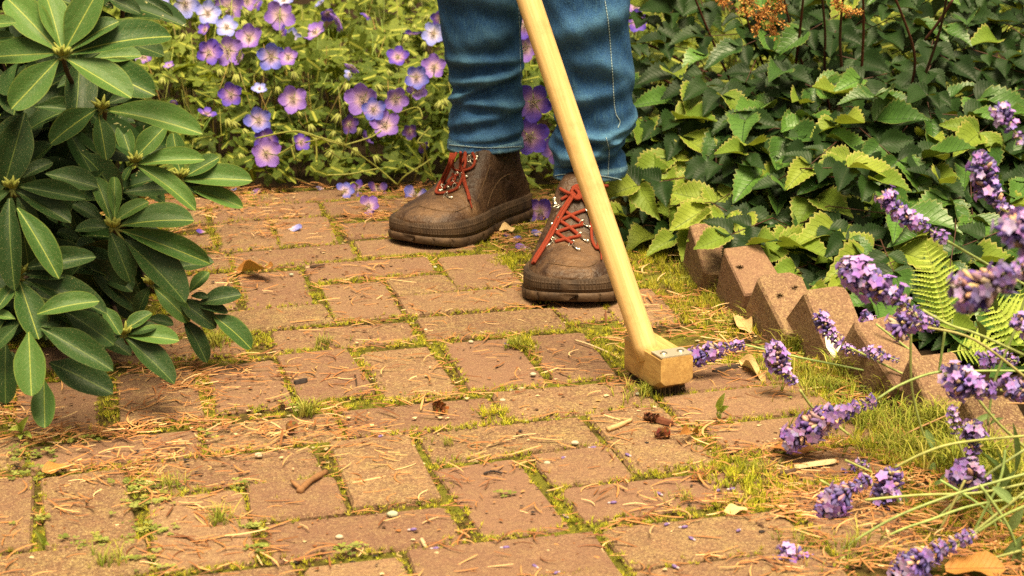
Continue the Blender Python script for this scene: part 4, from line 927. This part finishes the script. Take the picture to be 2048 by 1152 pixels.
def on(bvh, px_, py_, off=.003, Y=None):
    o_ = Vector((0, 0, CAMH)); d = ray(px_, py_).normalized(); h = bvh.ray_cast(o_, d)
    if h[0] is None: return atY(px_, py_, Y)
    return h[0]-d*off+Vector((0, 0, .0005))
def lace(bvh, boot, a, Y, r=.0031, off=.003, fac=6):
    q = [float(x_) for x_ in a.split()]; P = [on(bvh, q[2*i], q[2*i+1], off, Y) for i in range(len(q)//2)]
    t = MB(); t.tube(spline(P, fac), r, 6); t.build('lace', M_LACE, boot)
def hook(bvh, boot, px_, py_, dx, dy, Y):
    c = on(bvh, px_, py_, .002, Y); e = on(bvh, px_+dx, py_+dy, .002, Y); t = MB(); ax = (e-c)
    t.tube([c+ax*.15, c+ax*1.0], [.0028, .0036], 8, None, True, .4)            # base plate
    cam_ = (Vector((0, 0, CAMH))-c).normalized(); s_ = ax.cross(cam_).normalized()*.005
    f = ax.normalized()*-.006
    t.tube(spline([c+s_, c+s_*1.05+f*.6+cam_*.002, c+f+cam_*.0028, c-s_*1.05+f*.6+cam_*.002, c-s_, c+s_], 4), .0009, 5)
    rv_ = e+cam_*.002; t.tube([rv_-cam_*.002, rv_+cam_*.0006, rv_+cam_*.0014], [.0032, .003, .0012], 8)
    t.build('lace_hook', M_METAL, boot)
YR, YL = 2.84, 3.06
for a in ('1120 480 1110 496', ):
    pass
for x_, y_, dx, dy in ((1106, 483, -14, 10), (1110, 466, -14, 10), (1116, 443, -12, 6), (1166, 449, 14, 6), (1160, 474, 15, 9), (1144, 489, 14, 11), (1113, 412, -4, -14), (1178, 420, 8, -10)): hook(bvR, bootR, x_, y_, dx, dy, YR)
for a in ('1110 484 1135 478 1162 472', '1146 488 1130 478 1113 466', '1113 465 1140 456 1166 450', '1160 473 1135 452 1118 442', '1118 443 1145 430 1172 420', '1166 448 1143 432 1122 418', '1122 400 1140 390 1150 386'): lace(bvR, bootR, a, YR)
lace(bvR, bootR, '1148 386 1136 402 1118 430 1100 465 1085 492 1072 512 1065 528', 2.79, .0027, .006)
lace(bvR, bootR, '1150 388 1140 404 1123 432 1106 466 1090 492 1076 514 1068 526', 2.785, .0027, .008)
lace(bvR, bootR, '1158 388 1172 408 1182 440 1183 470 1186 486 1195 498 1197 480 1192 450', 2.79, .0025, .006)
lace(bvR, bootR, '1160 386 1178 410 1190 450 1198 480 1202 503', 2.785, .0026, .008)
lace(bvR, bootR, '1202 500 1203 520', 2.785, .0014, .008)
for a in ('1142 384 1150 376 1160 380 1162 390 1152 396 1143 390', '1144 378 1155 372 1166 384 1158 398 1146 394 1144 384', '1150 398 1158 388 1150 378', '1120 378 1135 386 1146 388', '1165 384 1185 374 1215 372'): lace(bvR, bootR, a, 2.83, .003, .008)
for x_, y_, dx, dy in ((913, 352, -8, 6), (905, 370, -9, 5), (893, 392, 10, 4), (911, 374, 7, 1), (925, 353, 8, 1), (940, 318, 12, 2), (948, 322, 6, -8), (886, 376, -6, 6)): hook(bvL, bootL, x_, y_, dx, dy, YL)
for a in ('902 306 897 330 884 358 874 378 873 386 890 386 912 378 922 362 926 345 921 330 928 318 930 305', '906 306 900 335 888 362 880 378', '913 305 905 325 909 340 925 342 944 335 950 320 945 306', '921 305 921 325 920 338', '931 305 931 325 928 338', '924 345 928 365 935 385 938 400', '895 366 905 355 917 350', '900 372 910 358 905 348', '888 378 900 366 915 368'): lace(bvL, bootL, a, 3.03, .0026, .006)
lace(bvL, bootL, '926 346 931 368 937 388 940 401', 3.03, .0026, .007); lace(bvL, bootL, '939 398 944 417', 3.03, .0013, .007)
# seams on the uppers
M_SEAM = vcol_mat('seam_thread', .8, .2)
def seam(bvh, boot, a, Y, col=(.11, .065, .035)):
    q = [float(x_) for x_ in a.split()]; P = [on(bvh, q[2*i], q[2*i+1], .0002, Y) for i in range(len(q)//2)]
    t = MB(); t.tube(spline(P, 6), .0007, 5, col); t.build('seam', M_SEAM, boot)
for a in ('1066 526 1100 527 1140 533 1175 534 1192 525 1200 508',): seam(bvR, bootR, a, YR)
for a in ('838 412 870 420 905 424 930 416 950 405', '985 425 1010 412 1040 402 1060 396', '975 415 982 390 1000 360 1020 348', '955 400 970 360 980 330'): seam(bvL, bootL, a, YL)

def denim():
    g = G('blue_denim', .88, .2); v = g.obj(False); n = g.noise(9, v, 4); f = g.noise(420, v, 3, .7)
    mp = g.n('Mapping'); g.set(mp.inputs[0], v); mp.inputs['Scale'].default_value = (480, 480, 45); tw = g.noise(1, mp.outputs[0], 3, .7)
    c = g.ramp(n, [(.3, (.010, .042, .115)), (.55, (.022, .082, .235)), (.8, (.06, .155, .36))])
    c = g.mix(g.ramp(tw, [(.45, 0), (.75, .5)]), c, (.085, .20, .29)); c = g.mix(g.ramp(f, [(.3, .45), (.5, 0)]), c, (.005, .022, .06))
    at = g.n('Attribute'); at.attribute_name = 'col'; sp = g.n('SeparateColor'); g.set(sp.inputs[0], at.outputs['Color'])
    c = g.mix(g.math('MULTIPLY', g.math('MULTIPLY', sp.outputs[1], sp.outputs[1]), g.ramp(g.noise(60, v, 4), [(.3, .2), (.7, .75)])), c, (.11, .26, .42))
    hemf = g.math('SUBTRACT', 1, sp.outputs[0])
    c = g.mix(g.math('MULTIPLY', hemf, g.ramp(g.noise(90, v, 3), [(.35, .15), (.65, .8)])), c, (.22, .40, .50)); g.base(c)
    g.bump(g.math('ADD', tw, g.math('MULTIPLY', f, .6)), .8, .0022); return g.m
M_DENIM = denim()
gt_ = G('pale_thread', .9, .1); gt_.base((.30, .40, .44)); M_THREAD = gt_.m
LEGS = [(3.18, [(-40, 872, 1043), (0, 878, 1042), (60, 885, 1043), (120, 893, 1044), (160, 902, 1044), (182, 906, 1045), (205, 902, 1047), (240, 900, 1047), (270, 897, 1044), (294, 895, 1046)],
         [(.30, 0, .0, .008, .010), (.272, .3, .006, .010, .008), (.245, -.5, .012, .009, .007), (.223, .1, -.004, .007, .009), (.35, .6, .01, .005, .02), (.195, -.3, .008, .005, .01), (.41, .2, -.01, .006, .02), (.165, .5, .004, .004, .009)]),
        (2.89, [(-40, 1072, 1253), (0, 1078, 1254), (60, 1086, 1257), (120, 1097, 1260), (170, 1105, 1264), (215, 1112, 1267), (248, 1112, 1264), (268, 1104, 1249), (288, 1102, 1240), (310, 1108, 1250), (330, 1110, 1254), (350, 1107, 1247)],
         [(.213, .8, .012, .013, .008), (.19, .3, .006, .012, .008), (.24, 1.2, .012, .008, .010), (.172, -.6, .006, .007, .007), (.28, -.4, .01, .006, .014), (.33, .6, -.01, .005, .018), (.40, .0, .012, .006, .02), (.145, .2, .003, .004, .009), (.226, -.3, -.01, .008, .007)])]
hips = [(-.075, .40), (.085, .40)]
leg_bvh = []
jn = MB()
for li, (Y, rows, folds) in enumerate(LEGS):
    tab = []
    for py_, xl, xr in rows:
        A, B = atY(xl, py_, Y), atY(xr, py_, Y); tab.append(((A.z+B.z)/2, (A.x+B.x)/2, (B.x-A.x)/2))
    tab.sort(); z0, z1 = tab[0][0], tab[-1][0]; rings = []; cols = []
    zs = list(np.arange(z0, z1, .0035)); NA = 72
    lean = .05
    for zi, z in enumerate(zs+[z1+(.86-z1)*k/14 for k in range(15)]):
        if z <= z1: cx, a = interp(z, [(t[0], t[1]) for t in tab]), interp(z, [(t[0], t[2]) for t in tab])
        else:
            f = (z-z1)/(.86-z1); cx = tab[-1][1]*(1-f)+(-.07 if li == 0 else .13)*f; a = tab[-1][2]*(1-f)+.092*f
        yc = Y-lean*sm(.1, .5, z)+(.06 if li == 0 else .18)*sm(.45, .86, z)*.5; r = []
        for k in range(NA):
            g = 2*pi*k/NA; fr = Vector((cos(g), sin(g))); dsp = 0
            for (fz, ph, sl, am, wd) in folds:
                am *= 1.5; cph = cos(g+pi/2-ph); u = (z-fz-sl*2*sin(g+pi/2-ph))/wd
                dsp += am*(math.exp(-u*u)-.55*math.exp(-(u+1.7)**2))*(.35+.65*max(0, cph))
            dsp += .0012*sin(5*g+z*60)+.0016*sin(3*g-z*37+li)+.0008*sin(11*g+z*120)
            if z < z0+.016: dsp = dsp*.3+.0026+.0008*sin(40*g)
            if abs(z-(z0+.0165)) < .002: dsp -= .0012
            ee = .9; cols.append((.25 if (z < z0+.0045 or abs(z-z0-.016) < .0035) else .75 if z < z0+.016 else 1.0, min(1, max(0, .25+dsp*75)) if z > z0+.018 else .4, 1))
            r.append((cx+(a*(1 if True else 1)+dsp*.6)*math.copysign(abs(fr.x)**ee, fr.x), yc+(a*.92+dsp)*math.copysign(abs(fr.y)**ee, fr.y), z))
        rings.append(r)
    inner = [[(p[0]*.985+cx0*.015, p[1]*.985+(Y)*.015, p[2]) for p in rings[k]] for k, cx0 in ((6, tab[0][1]), (0, tab[0][1]))]
    allr = inner+rings; n0 = len(jn.v); jn.rings(allr, False, False); jn.c[n0:] = [(1, .2, 1)]*(2*NA)+cols
    leg_bvh.append(BVHTree.FromPolygons([Vector(v) for v in jn.v[n0:]], [tuple(i-n0 for i in f) for f in jn.f if min(f) >= n0]))
# seat of the jeans joining both legs
R = []
for z, ax_, ay in ((.80, .20, .125), (.88, .205, .135), (.98, .195, .125), (1.06, .18, .115)): R.append([(.03+ax_*cos(2*pi*k/40), 3.02+ay*sin(2*pi*k/40), z) for k in range(40)])
jn.rings(R, True, True)
jeans = jn.build('jeans', M_DENIM, person); jeans['label'] = 'faded blue denim jeans with stitched hems'
sk = MB()
for li, (x_, y_) in enumerate(((-.035, 3.16), (.125, 2.9))):
    hx = -.05 if li == 0 else .11
    sk.rings([[(cx_+r_*cos(2*pi*k/14), cy_+r_*sin(2*pi*k/14), z) for k in range(14)] for z, cx_, cy_, r_ in ((.10, x_, y_, .03), (.16, x_, y_, .03), (.3, x_, y_+.002, .026), (.46, x_*.9+hx*.1, y_-.02, .034), (.7, hx, 3.0, .07), (.84, hx, 3.02, .08))])
gs = G('skin', .6, .4); gs.base((.55, .33, .24)); sk.build('body', gs.m, person)
def stitch(bvh, a, Y, r=.0007, dash=True):
    q = [float(x_) for x_ in a.split()]; P = [on(bvh, p.x, p.y, .0009, Y) for p in spline([(q[2*i], q[2*i+1], 0) for i in range(len(q)//2)], 14)]; t = MB()
    i = 0
    while i < len(P)-2: t.tube(P[i:i+3], r, 5); i += 2
    t.build('stitching', M_THREAD, jeans)
stitch(leg_bvh[1], '1210 2 1216 40 1220 80 1223 120 1226 160 1228 200 1232 228 1240 243 1236 256', 2.8)
stitch(leg_bvh[1], '1212 275 1218 300 1217 330 1216 352', 2.8)
stitch(leg_bvh[1], '1110 352 1130 349 1160 350 1200 352 1225 356 1243 360', 2.8); stitch(leg_bvh[0], '898 290 930 293 970 296 1010 295 1043 293', 3.03)
stitch(leg_bvh[0], '1037 5 1039 60 1041 120 1042 170', 3.06, .0005)

# ------------------------------------------------------------------ weed brush with a long wooden handle
def wood(name, a, b, c3, sc):
    g = G(name, .5, .4); v = g.obj(False); mp = g.n('Mapping'); g.set(mp.inputs[0], v); mp.inputs['Scale'].default_value = sc
    n = g.noise(1, mp.outputs[0], 5, .6, .4); f = g.noise(6, mp.outputs[0], 3, .7)
    c = g.ramp(n, [(.3, a), (.55, b), (.75, c3)]); c = g.mix(g.ramp(f, [(.5, 0), (.72, .6)]), c, a); c = g.mix(g.ramp(g.noise(16, v, 5, .7), [(.5, 0), (.72, .65)]), c, (.32, .18, .065)); g.base(c)
    if name == 'block_wood':   # grime worked into the lower edge and the ends
        zx = g.n('SeparateXYZ'); g.set(zx.inputs[0], v)
        dz = g.math('ADD', zx.outputs[2], g.math('MULTIPLY', g.noise(55, v, 5, .7), .03))
        c = g.mix(g.ramp(dz, [(.026, .85), (.040, 0)]), c, (.10, .06, .03)); g.base(c)
    g.bump(f, .15, .001); return g.m
M_HANDLE = wood('pale_handle_wood', (.52, .32, .12), (.66, .44, .19), (.74, .52, .25), (230, 230, 7))
M_BLOCK = wood('block_wood', (.36, .20, .065), (.52, .32, .11), (.62, .42, .16), (320, 26, 320))
brush = tag(empty('weed_brush', atz(1315, 775)), 'wooden weed brush head on a long round pale wooden handle, standing on the path', 'brush')
# head: local y along its length (towards the viewer, right), x across, z up
zt = .058; a0, a1, a2 = atz(1249, 673, zt), atz(1322, 718, zt), atz(1374, 703, zt)
yv = (a1-a0); LN = yv.length; yv.normalize(); xv = Vector((-yv.y, yv.x, 0)); WDT = abs((a2-a1).dot(xv)); WDT = max(.046, min(WDT, .06)); print('head', LN, WDT)
MH = Matrix(((xv.x, yv.x, 0, a0.x), (xv.y, yv.y, 0, a0.y), (0, 0, 1, 0), (0, 0, 0, 1))) @ Matrix.Translation((WDT/2, LN/2, 0))
if MH.to_3x3().determinant() < 0: print('neg')
for c_ in ((-WDT/2,-LN/2),(-WDT/2,LN/2),(WDT/2,LN/2),(WDT/2,-LN/2)): print('corner', proj(MH @ Vector((c_[0], c_[1], zt))))
bl = MB(); hx, hy = WDT/2, LN/2; rings = []; nb = 12
for i in range(nb+1):
    y = -hy+2*hy*i/nb; e = sm(.55, 1, i/nb); e2 = sm(.25, 0, i/nb)
    zb = .008+.013*e**4; ch = .003
    rings.append([(-hx+ch, y, zt), (-hx, y, zt-ch), (-hx, y, zb+.006), (-hx+.006, y, zb), (hx-.006, y, zb), (hx, y, zb+.006), (hx, y, zt-ch), (hx-ch, y, zt)])
bl.rings(rings); bl.build('head', M_BLOCK, brush, False, MH)
pl = MB(); pl.box(Matrix.Translation((0, hy-.0145, zt+.0008)), WDT-.001, .029, .0016)
gp = G('scraper_steel', .42, .5); gp.base((.50, .44, .36)); gp.b.inputs['Metallic'].default_value = .5; gp.bump(gp.noise(150, None, 3), .2, .001)
plate = pl.build('scraper_plate', gp.m, brush, False, MH)
for sx in (-.012, .012):
    sc = MB(); sc.rings([[(sx+r_*cos(2*pi*k/12), hy-.014+r_*sin(2*pi*k/12), zt+z) for k in range(12)] for r_, z in ((.0052, .0015), (.005, .0028), (.0028, .0038))]); sc.build('screw', M_METAL, plate, True, MH)
bs = MB()
for i in range(900):
    x_, y_ = rnd.uniform(-hx+.006, hx-.006), rnd.uniform(-hy+.006, hy-.012); p = Vector((x_, y_, .019)); e = Vector((x_*1.12+rnd.gauss(0, .002), y_+rnd.gauss(-.002, .003), .0015)); s_ = Vector((.0005, .0003, 0))
    bs.add([p-s_, p+s_, e+s_, e-s_], [(0, 1, 2, 3)], random.Random(i).choice(((.05, .035, .02), (.10, .07, .035), (.03, .02, .015))))
bs.build('bristles', M_DRY, brush, False, MH)
hb = MH @ Vector((0, -.006, zt-.012)); q0 = atY(1289, 688, (MH @ Vector((0, -.004, zt))).y); q1 = atY(1058, 0, q0.y+.13); dv = (q1-q0).normalized()
hd = MB(); P = [q0-dv*.02, q0+dv*.0, q0+dv*.02, q0+dv*.4, q0+dv*.8, q0+dv*1.25]; r0 = 24.6/ppm(q0); hd.tube(P, [r0*1.0, r0*1.02, r0, r0*.99, r0*.985, r0*.97], 28)
Hm = Matrix.Translation(q0) @ dv.to_track_quat('Z', 'Y').to_matrix().to_4x4(); Hi = Hm.inverted(); hd.v = [tuple(Hi @ Vector(v)) for v in hd.v]
hd.build('handle', M_HANDLE, brush, True, Hm)

# ------------------------------------------------------------------ small things lying on the path
def top(x, y): return .0 if inside(np.array([x]), np.array([y]), 0)[0] else -.006
def at0(px_, py_, dz=.0):
    p = atz(px_, py_); p.z = top(p.x, p.y)+dz; return p
M_DLEAF = leaf_mat('dead_leaf', (.26, .10, .025), (.42, .19, .05), (.18, .07, .02), None, .55, 9, .1, spots=.4, vein_amt=.3)
M_PLEAF = leaf_mat('pale_dead_leaf', (.50, .32, .14), (.66, .46, .24), (.40, .22, .08), None, .7, 9, .1, spots=.3, vein_amt=.3)
for a, w_, m_, bend, lab in (('475 543 552 566', 22, M_DLEAF, -.35, 'curled orange brown dead leaf on the bricks right of the rhododendron'), ('1540 905 1632 912', 26, M_DLEAF, .3, 'long tan dead leaf beside the moss at the right path edge'),
        ('1890 1150 2010 1148', 62, M_DLEAF, .1, 'glossy rust brown fallen leaf under the lavender at bottom right'), ('85 950 140 940', 22, M_DLEAF, .3, 'split brown dead leaf in the joint at far left'),
        ('1448 1030 1495 1027', 18, M_PLEAF, .05, 'pale oval dead leaf on the brick below the right moss patch'), ('1000 468 1030 460', 16, M_PLEAF, .2, 'pale dead leaf behind the gap between the boots'),
        ('1480 730 1530 770', 18, M_PLEAF, .15, 'tan strip of dead leaf right of the brush head'), ('1470 645 1500 670', 22, M_PLEAF, .3, 'tan dead leaf in the moss beside the tilted edging bricks'), ('1360 895 1400 870', 10, M_DLEAF, .4, 'small red brown curled leaf below the brush head')):
    q = [float(x) for x in a.split()]; B, T = at0(q[0], q[1], .004), at0(q[2], q[3], .006); me = leaf_mesh('dead_leaf', m_, lambda t: .5*sin(pi*min(1, t*.94+.04))**.8, 10, 2, .45, bend, seed=int(q[0]), wav=.5)
    L = (T-B).length; n_ = Vector((rnd.gauss(0, .15), -.35, 1)); o = inst('dead_leaf', me, None, frame(B, T-B, n_, min(w_/ppm(B)*1.5, L*.6), L, L*.5)); lift = min((W[o.name] @ v.co).z for v in me.vertices); o.matrix_basis = Matrix.Translation((0, 0, .002-lift)) @ W[o.name]
    tag(o, lab, 'dead leaf', 'dead leaves on the path')
M_TWIG = vcol_mat('twig_bark', .85, .2, 0, 180)
for pts, r, col, lab in (([(598, 992), (622, 975), (652, 955)], .0038, (.26, .13, .06), 'stout brown forked twig on the half brick at lower left'), ([(1215, 865), (1240, 856), (1263, 845)], .003, (.55, .36, .18), 'pale broken twig left of the cone scraps below the brush'),
        ([(850, 798), (880, 793), (930, 788)], .002, (.38, .22, .12), 'thin brown twig in the joint above the small cone'), ([(1150, 684), (1190, 697), (1240, 712)], .0016, (.6, .44, .26), 'thin pale twig left of the brush head'),
        ([(710, 753), (713, 770), (713, 792)], .0012, (.06, .035, .025), 'short dark twig crossing the brick at centre left'), ([(843, 1083), (858, 1098), (876, 1112)], .002, (.6, .42, .26), 'bent pale twig across the joint at bottom centre'), ([(968, 951), (985, 946), (1004, 950)], .0013, (.04, .03, .03), 'tiny black twig on the central upright brick'), ([(705, 971), (740, 964), (772, 957)], .0016, (.6, .38, .2), 'straight tan stalk on the lower left upright brick')):
    t = MB(); P = [at0(x, y, r+.001) for x, y in pts]
    if r > .0035: P = [p+Vector((0, 0, .004*i)) for i, p in enumerate(P)]
    S_ = spline(P, 5); t.tube(S_, [r*rnd.uniform(.85, 1.15)*(1.1-.25*i/len(S_)) for i in range(len(S_))], 7, col)
    if r > .0035: t.tube([P[0]+Vector((.004, .003, 0)), P[0]+Vector((-.008, .018, .004)), P[0]+Vector((-.012, .026, .004))], [r*.8, r*.6, r*.3], 6, (.3, .15, .07)); 
    tag(t.build('twig', M_TWIG, None), lab, 'twig', 'twigs on the path')
def slab(name, a, wpx, th, col, lab, cat, grp):
    q = [float(x) for x in a.split()]; B, T = at0(q[0], q[1], .002), at0(q[2], q[3], .003); ax = T-B; L = ax.length; m = MB(); y = ax.normalized(); x = y.cross(Vector((0, 0, 1))).normalized(); w_ = wpx/ppm(B)/2
    pr = [(0, .3), (.08, .9), (.4, 1), (.75, .85), (.95, .6), (1, .25)]; R_ = []
    for t, s in pr:
        c = B+ax*t; s *= rnd.uniform(.85, 1.15); R_.append([c+x*w_*s, c+x*w_*s*.7+Vector((0, 0, th)), c-x*w_*s*.7+Vector((0, 0, th*rnd.uniform(.7, 1.1))), c-x*w_*s])
    m.rings(R_, True, True, col); tag(m.build(name, M_DRY, None, False), lab, cat, grp)
for a, w_, th, col, lab in (('1588 938 1672 928', 20, .003, (.72, .55, .32), 'pale split wood splinter right of the moss patch'), ('820 866 842 862', 14, .004, (.03, .025, .028), 'black bark chip at the joint left of centre'), ('588 771 615 766', 14, .004, (.04, .03, .03), 'dark bark chip on the brick below the rhododendron'),
        ('1425 748 1480 738', 18, .004, (.05, .035, .03), 'dark twisted bark scrap right of the brush head'), ('1290 835 1345 855', 22, .005, (.16, .055, .03), 'red brown bark scrap below the brush head'), ('620 537 650 535', 9, .003, (.07, .04, .025), 'dark bark sliver at the corner of the long brick left of the boots'), ('1560 955 1592 948', 12, .004, (.10, .06, .045), 'curled grey brown bark bit below the wood splinter')):
    slab('bark_chip', a, w_, th, col, lab, 'bark chip', 'bark chips on the path')
# scraps of fir cone: overlapping scales round a short axis
def cone(px_, py_, L, ang, r_, lab, col=(.26, .10, .03)):
    c = at0(px_, py_, r_*.8); m = MB(); d = Vector((cos(ang), sin(ang), .05)); a = d.cross(Vector((0, 0, 1))).normalized(); b = a.cross(d)
    m.tube([c-d*L/2, c+d*L/2], r_*.35, 6, (.18, .07, .03))
    for i in range(70):
        t = rnd.uniform(-.5, .5); g = rnd.uniform(0, 6.28); o = a*cos(g)+b*sin(g); p = c+d*L*t+o*r_*.25; k = (1-abs(2*t)**3*.6)*rnd.uniform(.6, 1.1); tip = p+(o+d*.7).normalized()*r_*k; s_ = o.cross(d)*r_*.32
        m.add([p-s_*.4, tip-s_, tip+(o+d).normalized()*r_*.15, tip+s_, p+s_*.4], [(0, 1, 2, 3, 4)], tuple(x*rnd.uniform(.6, 1.4) for x in col))
    tag(m.build('cone_scrap', M_DRY, None, False), lab, 'cone scrap', 'fir cone scraps on the path')
cone(878, 822, .022, -.9, .0075, 'rusty fir cone scrap lying on the brick left of centre'); cone(1322, 877, .016, .2, .008, 'dark red brown cone scrap below the bark scrap at right', (.17, .055, .028)); cone(582, 865, .013, 1.2, .007, 'small brown cone scrap by the grass tuft at lower left', (.2, .085, .03)); cone(1300, 845, .018, -.5, .007, 'torn cone scrap just below the brush head', (.16, .06, .03)); cone(1395, 960, .016, .3, .005, 'flattened orange cone scrap on the brick at lower right', (.36, .16, .05))
# pebbles and pale chips
M_PEB = vcol_mat('pebble', .8, .3, 0, 300)
for x, y, s, lab in ((785, 1033, .0062, 'largest white pebble on the long brick at bottom'), (679, 1077, .0042, 'white pebble near the bottom edge left of centre'), (518, 914, .0052, 'pale oblong chip on the brick at lower left'), (1020, 775, .0042, 'white pebble on the joint left of the brush'), (1043, 772, .0042, 'second white pebble on the joint left of the brush'), (1066, 751, .0042, 'white pebble between the two upright bricks left of the brush'), (942, 686, .0038, 'white pebble at the far corner of the upright brick'), (1150, 889, .0046, 'grey white pebble in the mossy joint at centre'), (1094, 929, .004, 'cream pebble on the half brick at centre'), (851, 662, .0034, 'small white pebble in the joint below the left boot'), (1005, 803, .0038, 'cream chip on the long brick left of the brush'), (1277, 790, .004, 'white chip beneath the brush head'), (870, 536, .0032, 'white pebble in the joint left of the right boot'), (583, 551, .0036, 'white chip right of the curled leaf'), (731, 519, .0034, 'white pebble left of the sideways boot')):
    s *= .85; c = at0(x, y, s*.55); m = MB(); R_ = []
    for i in range(5):
        f = (i+.5)/5*pi; R_.append([c+Vector((cos(2*pi*k/8)*sin(f)*s*rnd.uniform(.85, 1.15)*1.3, sin(2*pi*k/8)*sin(f)*s*rnd.uniform(.85, 1.1), -cos(f)*s*.7)) for k in range(8)])
    m.rings(R_, True, True, (.52*rnd.uniform(.8, 1.1), .45, .34)); tag(m.build('pebble', M_PEB, None), lab, 'pebble', 'pebbles on the path')
# fallen petals and spent blossoms
for x, y, r_, k, lab in ((590, 462, 17, 'p', 'pale lilac petal on the brick at upper left'), (1045, 494, 17, 'l', 'lilac petal on the moss between the boots'), (509, 384, 14, 'l', 'pink petal at the far end of the path'), (466, 378, 8, 'p', 'small pale petal beside the rhododendron tip'), (402, 468, 10, 'v', 'violet petal half under the rhododendron leaf'), (1030, 478, 14, 'b', 'blue violet petal just behind the lilac petal'), (1075, 465, 14, 'b', 'blue petal by the heel of the sideways boot'), (1012, 468, 10, 'd', 'dark violet petal behind the boots'), (640, 375, 9, 'p', 'white violet petal under the flower bed')):
    p = at0(x, y, .004); L = r_/ppm(p)*1.9; d = Vector((rnd.choice((-1, 1)), rnd.uniform(-.3, .3), .05)); o = inst('fallen_petal', PT[k][0], None, frame(p-d.normalized()*L/2, d, Vector((0, -.5, 1)), L*.8, L, L)); tag(o, lab, 'petal', 'fallen petals on the path')
for x, y, r_, k, lab in ((738, 424, 26, 'l', 'pink and blue fallen blossom flat on the path by the boot toe'), (715, 385, 24, 'v', 'wilted violet blossom hanging to the path edge'), (832, 394, 26, 'b', 'blue violet blossom touching the boot toe'), (755, 382, 22, 'd', 'dark wilted blossom beside the path edge'), (690, 392, 20, 'b', 'pale blue wilted blossom at the path edge')):
    p = at0(x, y, .010); e = tag(empty('fallen_blossom', p), lab, 'blossom', 'fallen blossoms at the bed edge'); flower(p, r_/ppm(p), k, Vector((rnd.gauss(0, .3), -.8, .7)), e, 1, 1.5, 4)
# spent lavender florets dropped on the bricks
for i, (x, y) in enumerate(((1005, 1098), (1075, 1138), (1118, 1147), (1220, 1008), (1135, 1027), (1337, 1050), (1362, 1057), (1388, 1082), (1440, 982), (1458, 981), (1323, 992), (1130, 917), (1180, 898), (1260, 914), (765, 874), (820, 1062), (1355, 1138), (1480, 1062), (865, 1100), (1016, 692))):
    p = at0(x, y, .0015); m = MB(); d = Vector((cos(i*2.1), sin(i*2.1)*.6, .1)); bud_template(m, p, d, .0075, .0018, (.20, .13, .36)); bud_template(m, p-d*.003, d, .004, .0014, (.5, .4, .45))
    tag(m.build('fallen_floret', M_LAV, None), 'tiny violet lavender floret dropped on the bricks in the foreground', 'floret', 'lavender florets on the path')
# seedlings
M_SEED = leaf_mat('seedling_leaf', (.24, .32, .05), (.36, .42, .08), (.42, .46, .14), None, .6, 6, .3, vein_amt=.3)
SM = leaf_mesh('leaf', M_SEED, lambda t: .5*sin(pi*min(1, t*.92+.06))**.9, 8, 2, .4, .2, seed=4)
def seedling(px_, py_, lv_, lab):
    p = at0(px_, py_); e = tag(empty('seedling', p), lab, 'weed', 'seedlings on the path'); t = MB(); ztop = 0
    for (bx, by, tx, ty, w_) in lv_:
        B = atY(bx, by, p.y); T = atY(tx, ty, p.y-.012); B.z = max(B.z, .003); T.z = max(T.z, .004); put_leaf(B, T, w_, [SM], e, wmax=.6); t.tube([p, (p+B)/2, B], .0009, 5, (.3, .36, .08))
    t.build('stem', M_STEM, e)
seedling(45, 880, [(44, 868, 50, 836, 15), (44, 862, 22, 856, 13), (46, 866, 62, 872, 12), (42, 866, 40, 876, 12), (42, 860, 34, 846, 9)], 'small green seedling at far left under the rhododendron')
seedling(1440, 840, [(1438, 818, 1446, 790, 14), (1434, 825, 1434, 808, 9), (1442, 828, 1452, 812, 14), (1436, 838, 1436, 825, 8)], 'yellow green seedling standing right of the brush head')
seedling(88, 1098, [(88, 1090, 76, 1065, 14), (86, 1094, 96, 1085, 9)], 'single leaf seedling in the joint at bottom left')
seedling(1660, 700, [(1655, 700, 1640, 695, 14), (1658, 702, 1665, 718, 14), (1652, 700, 1650, 688, 12)], 'lime green seedling at the foot of the tilted bricks')
print('objects', len(bpy.data.objects), 'tris', sum(len(m.polygons) for m in bpy.data.meshes))
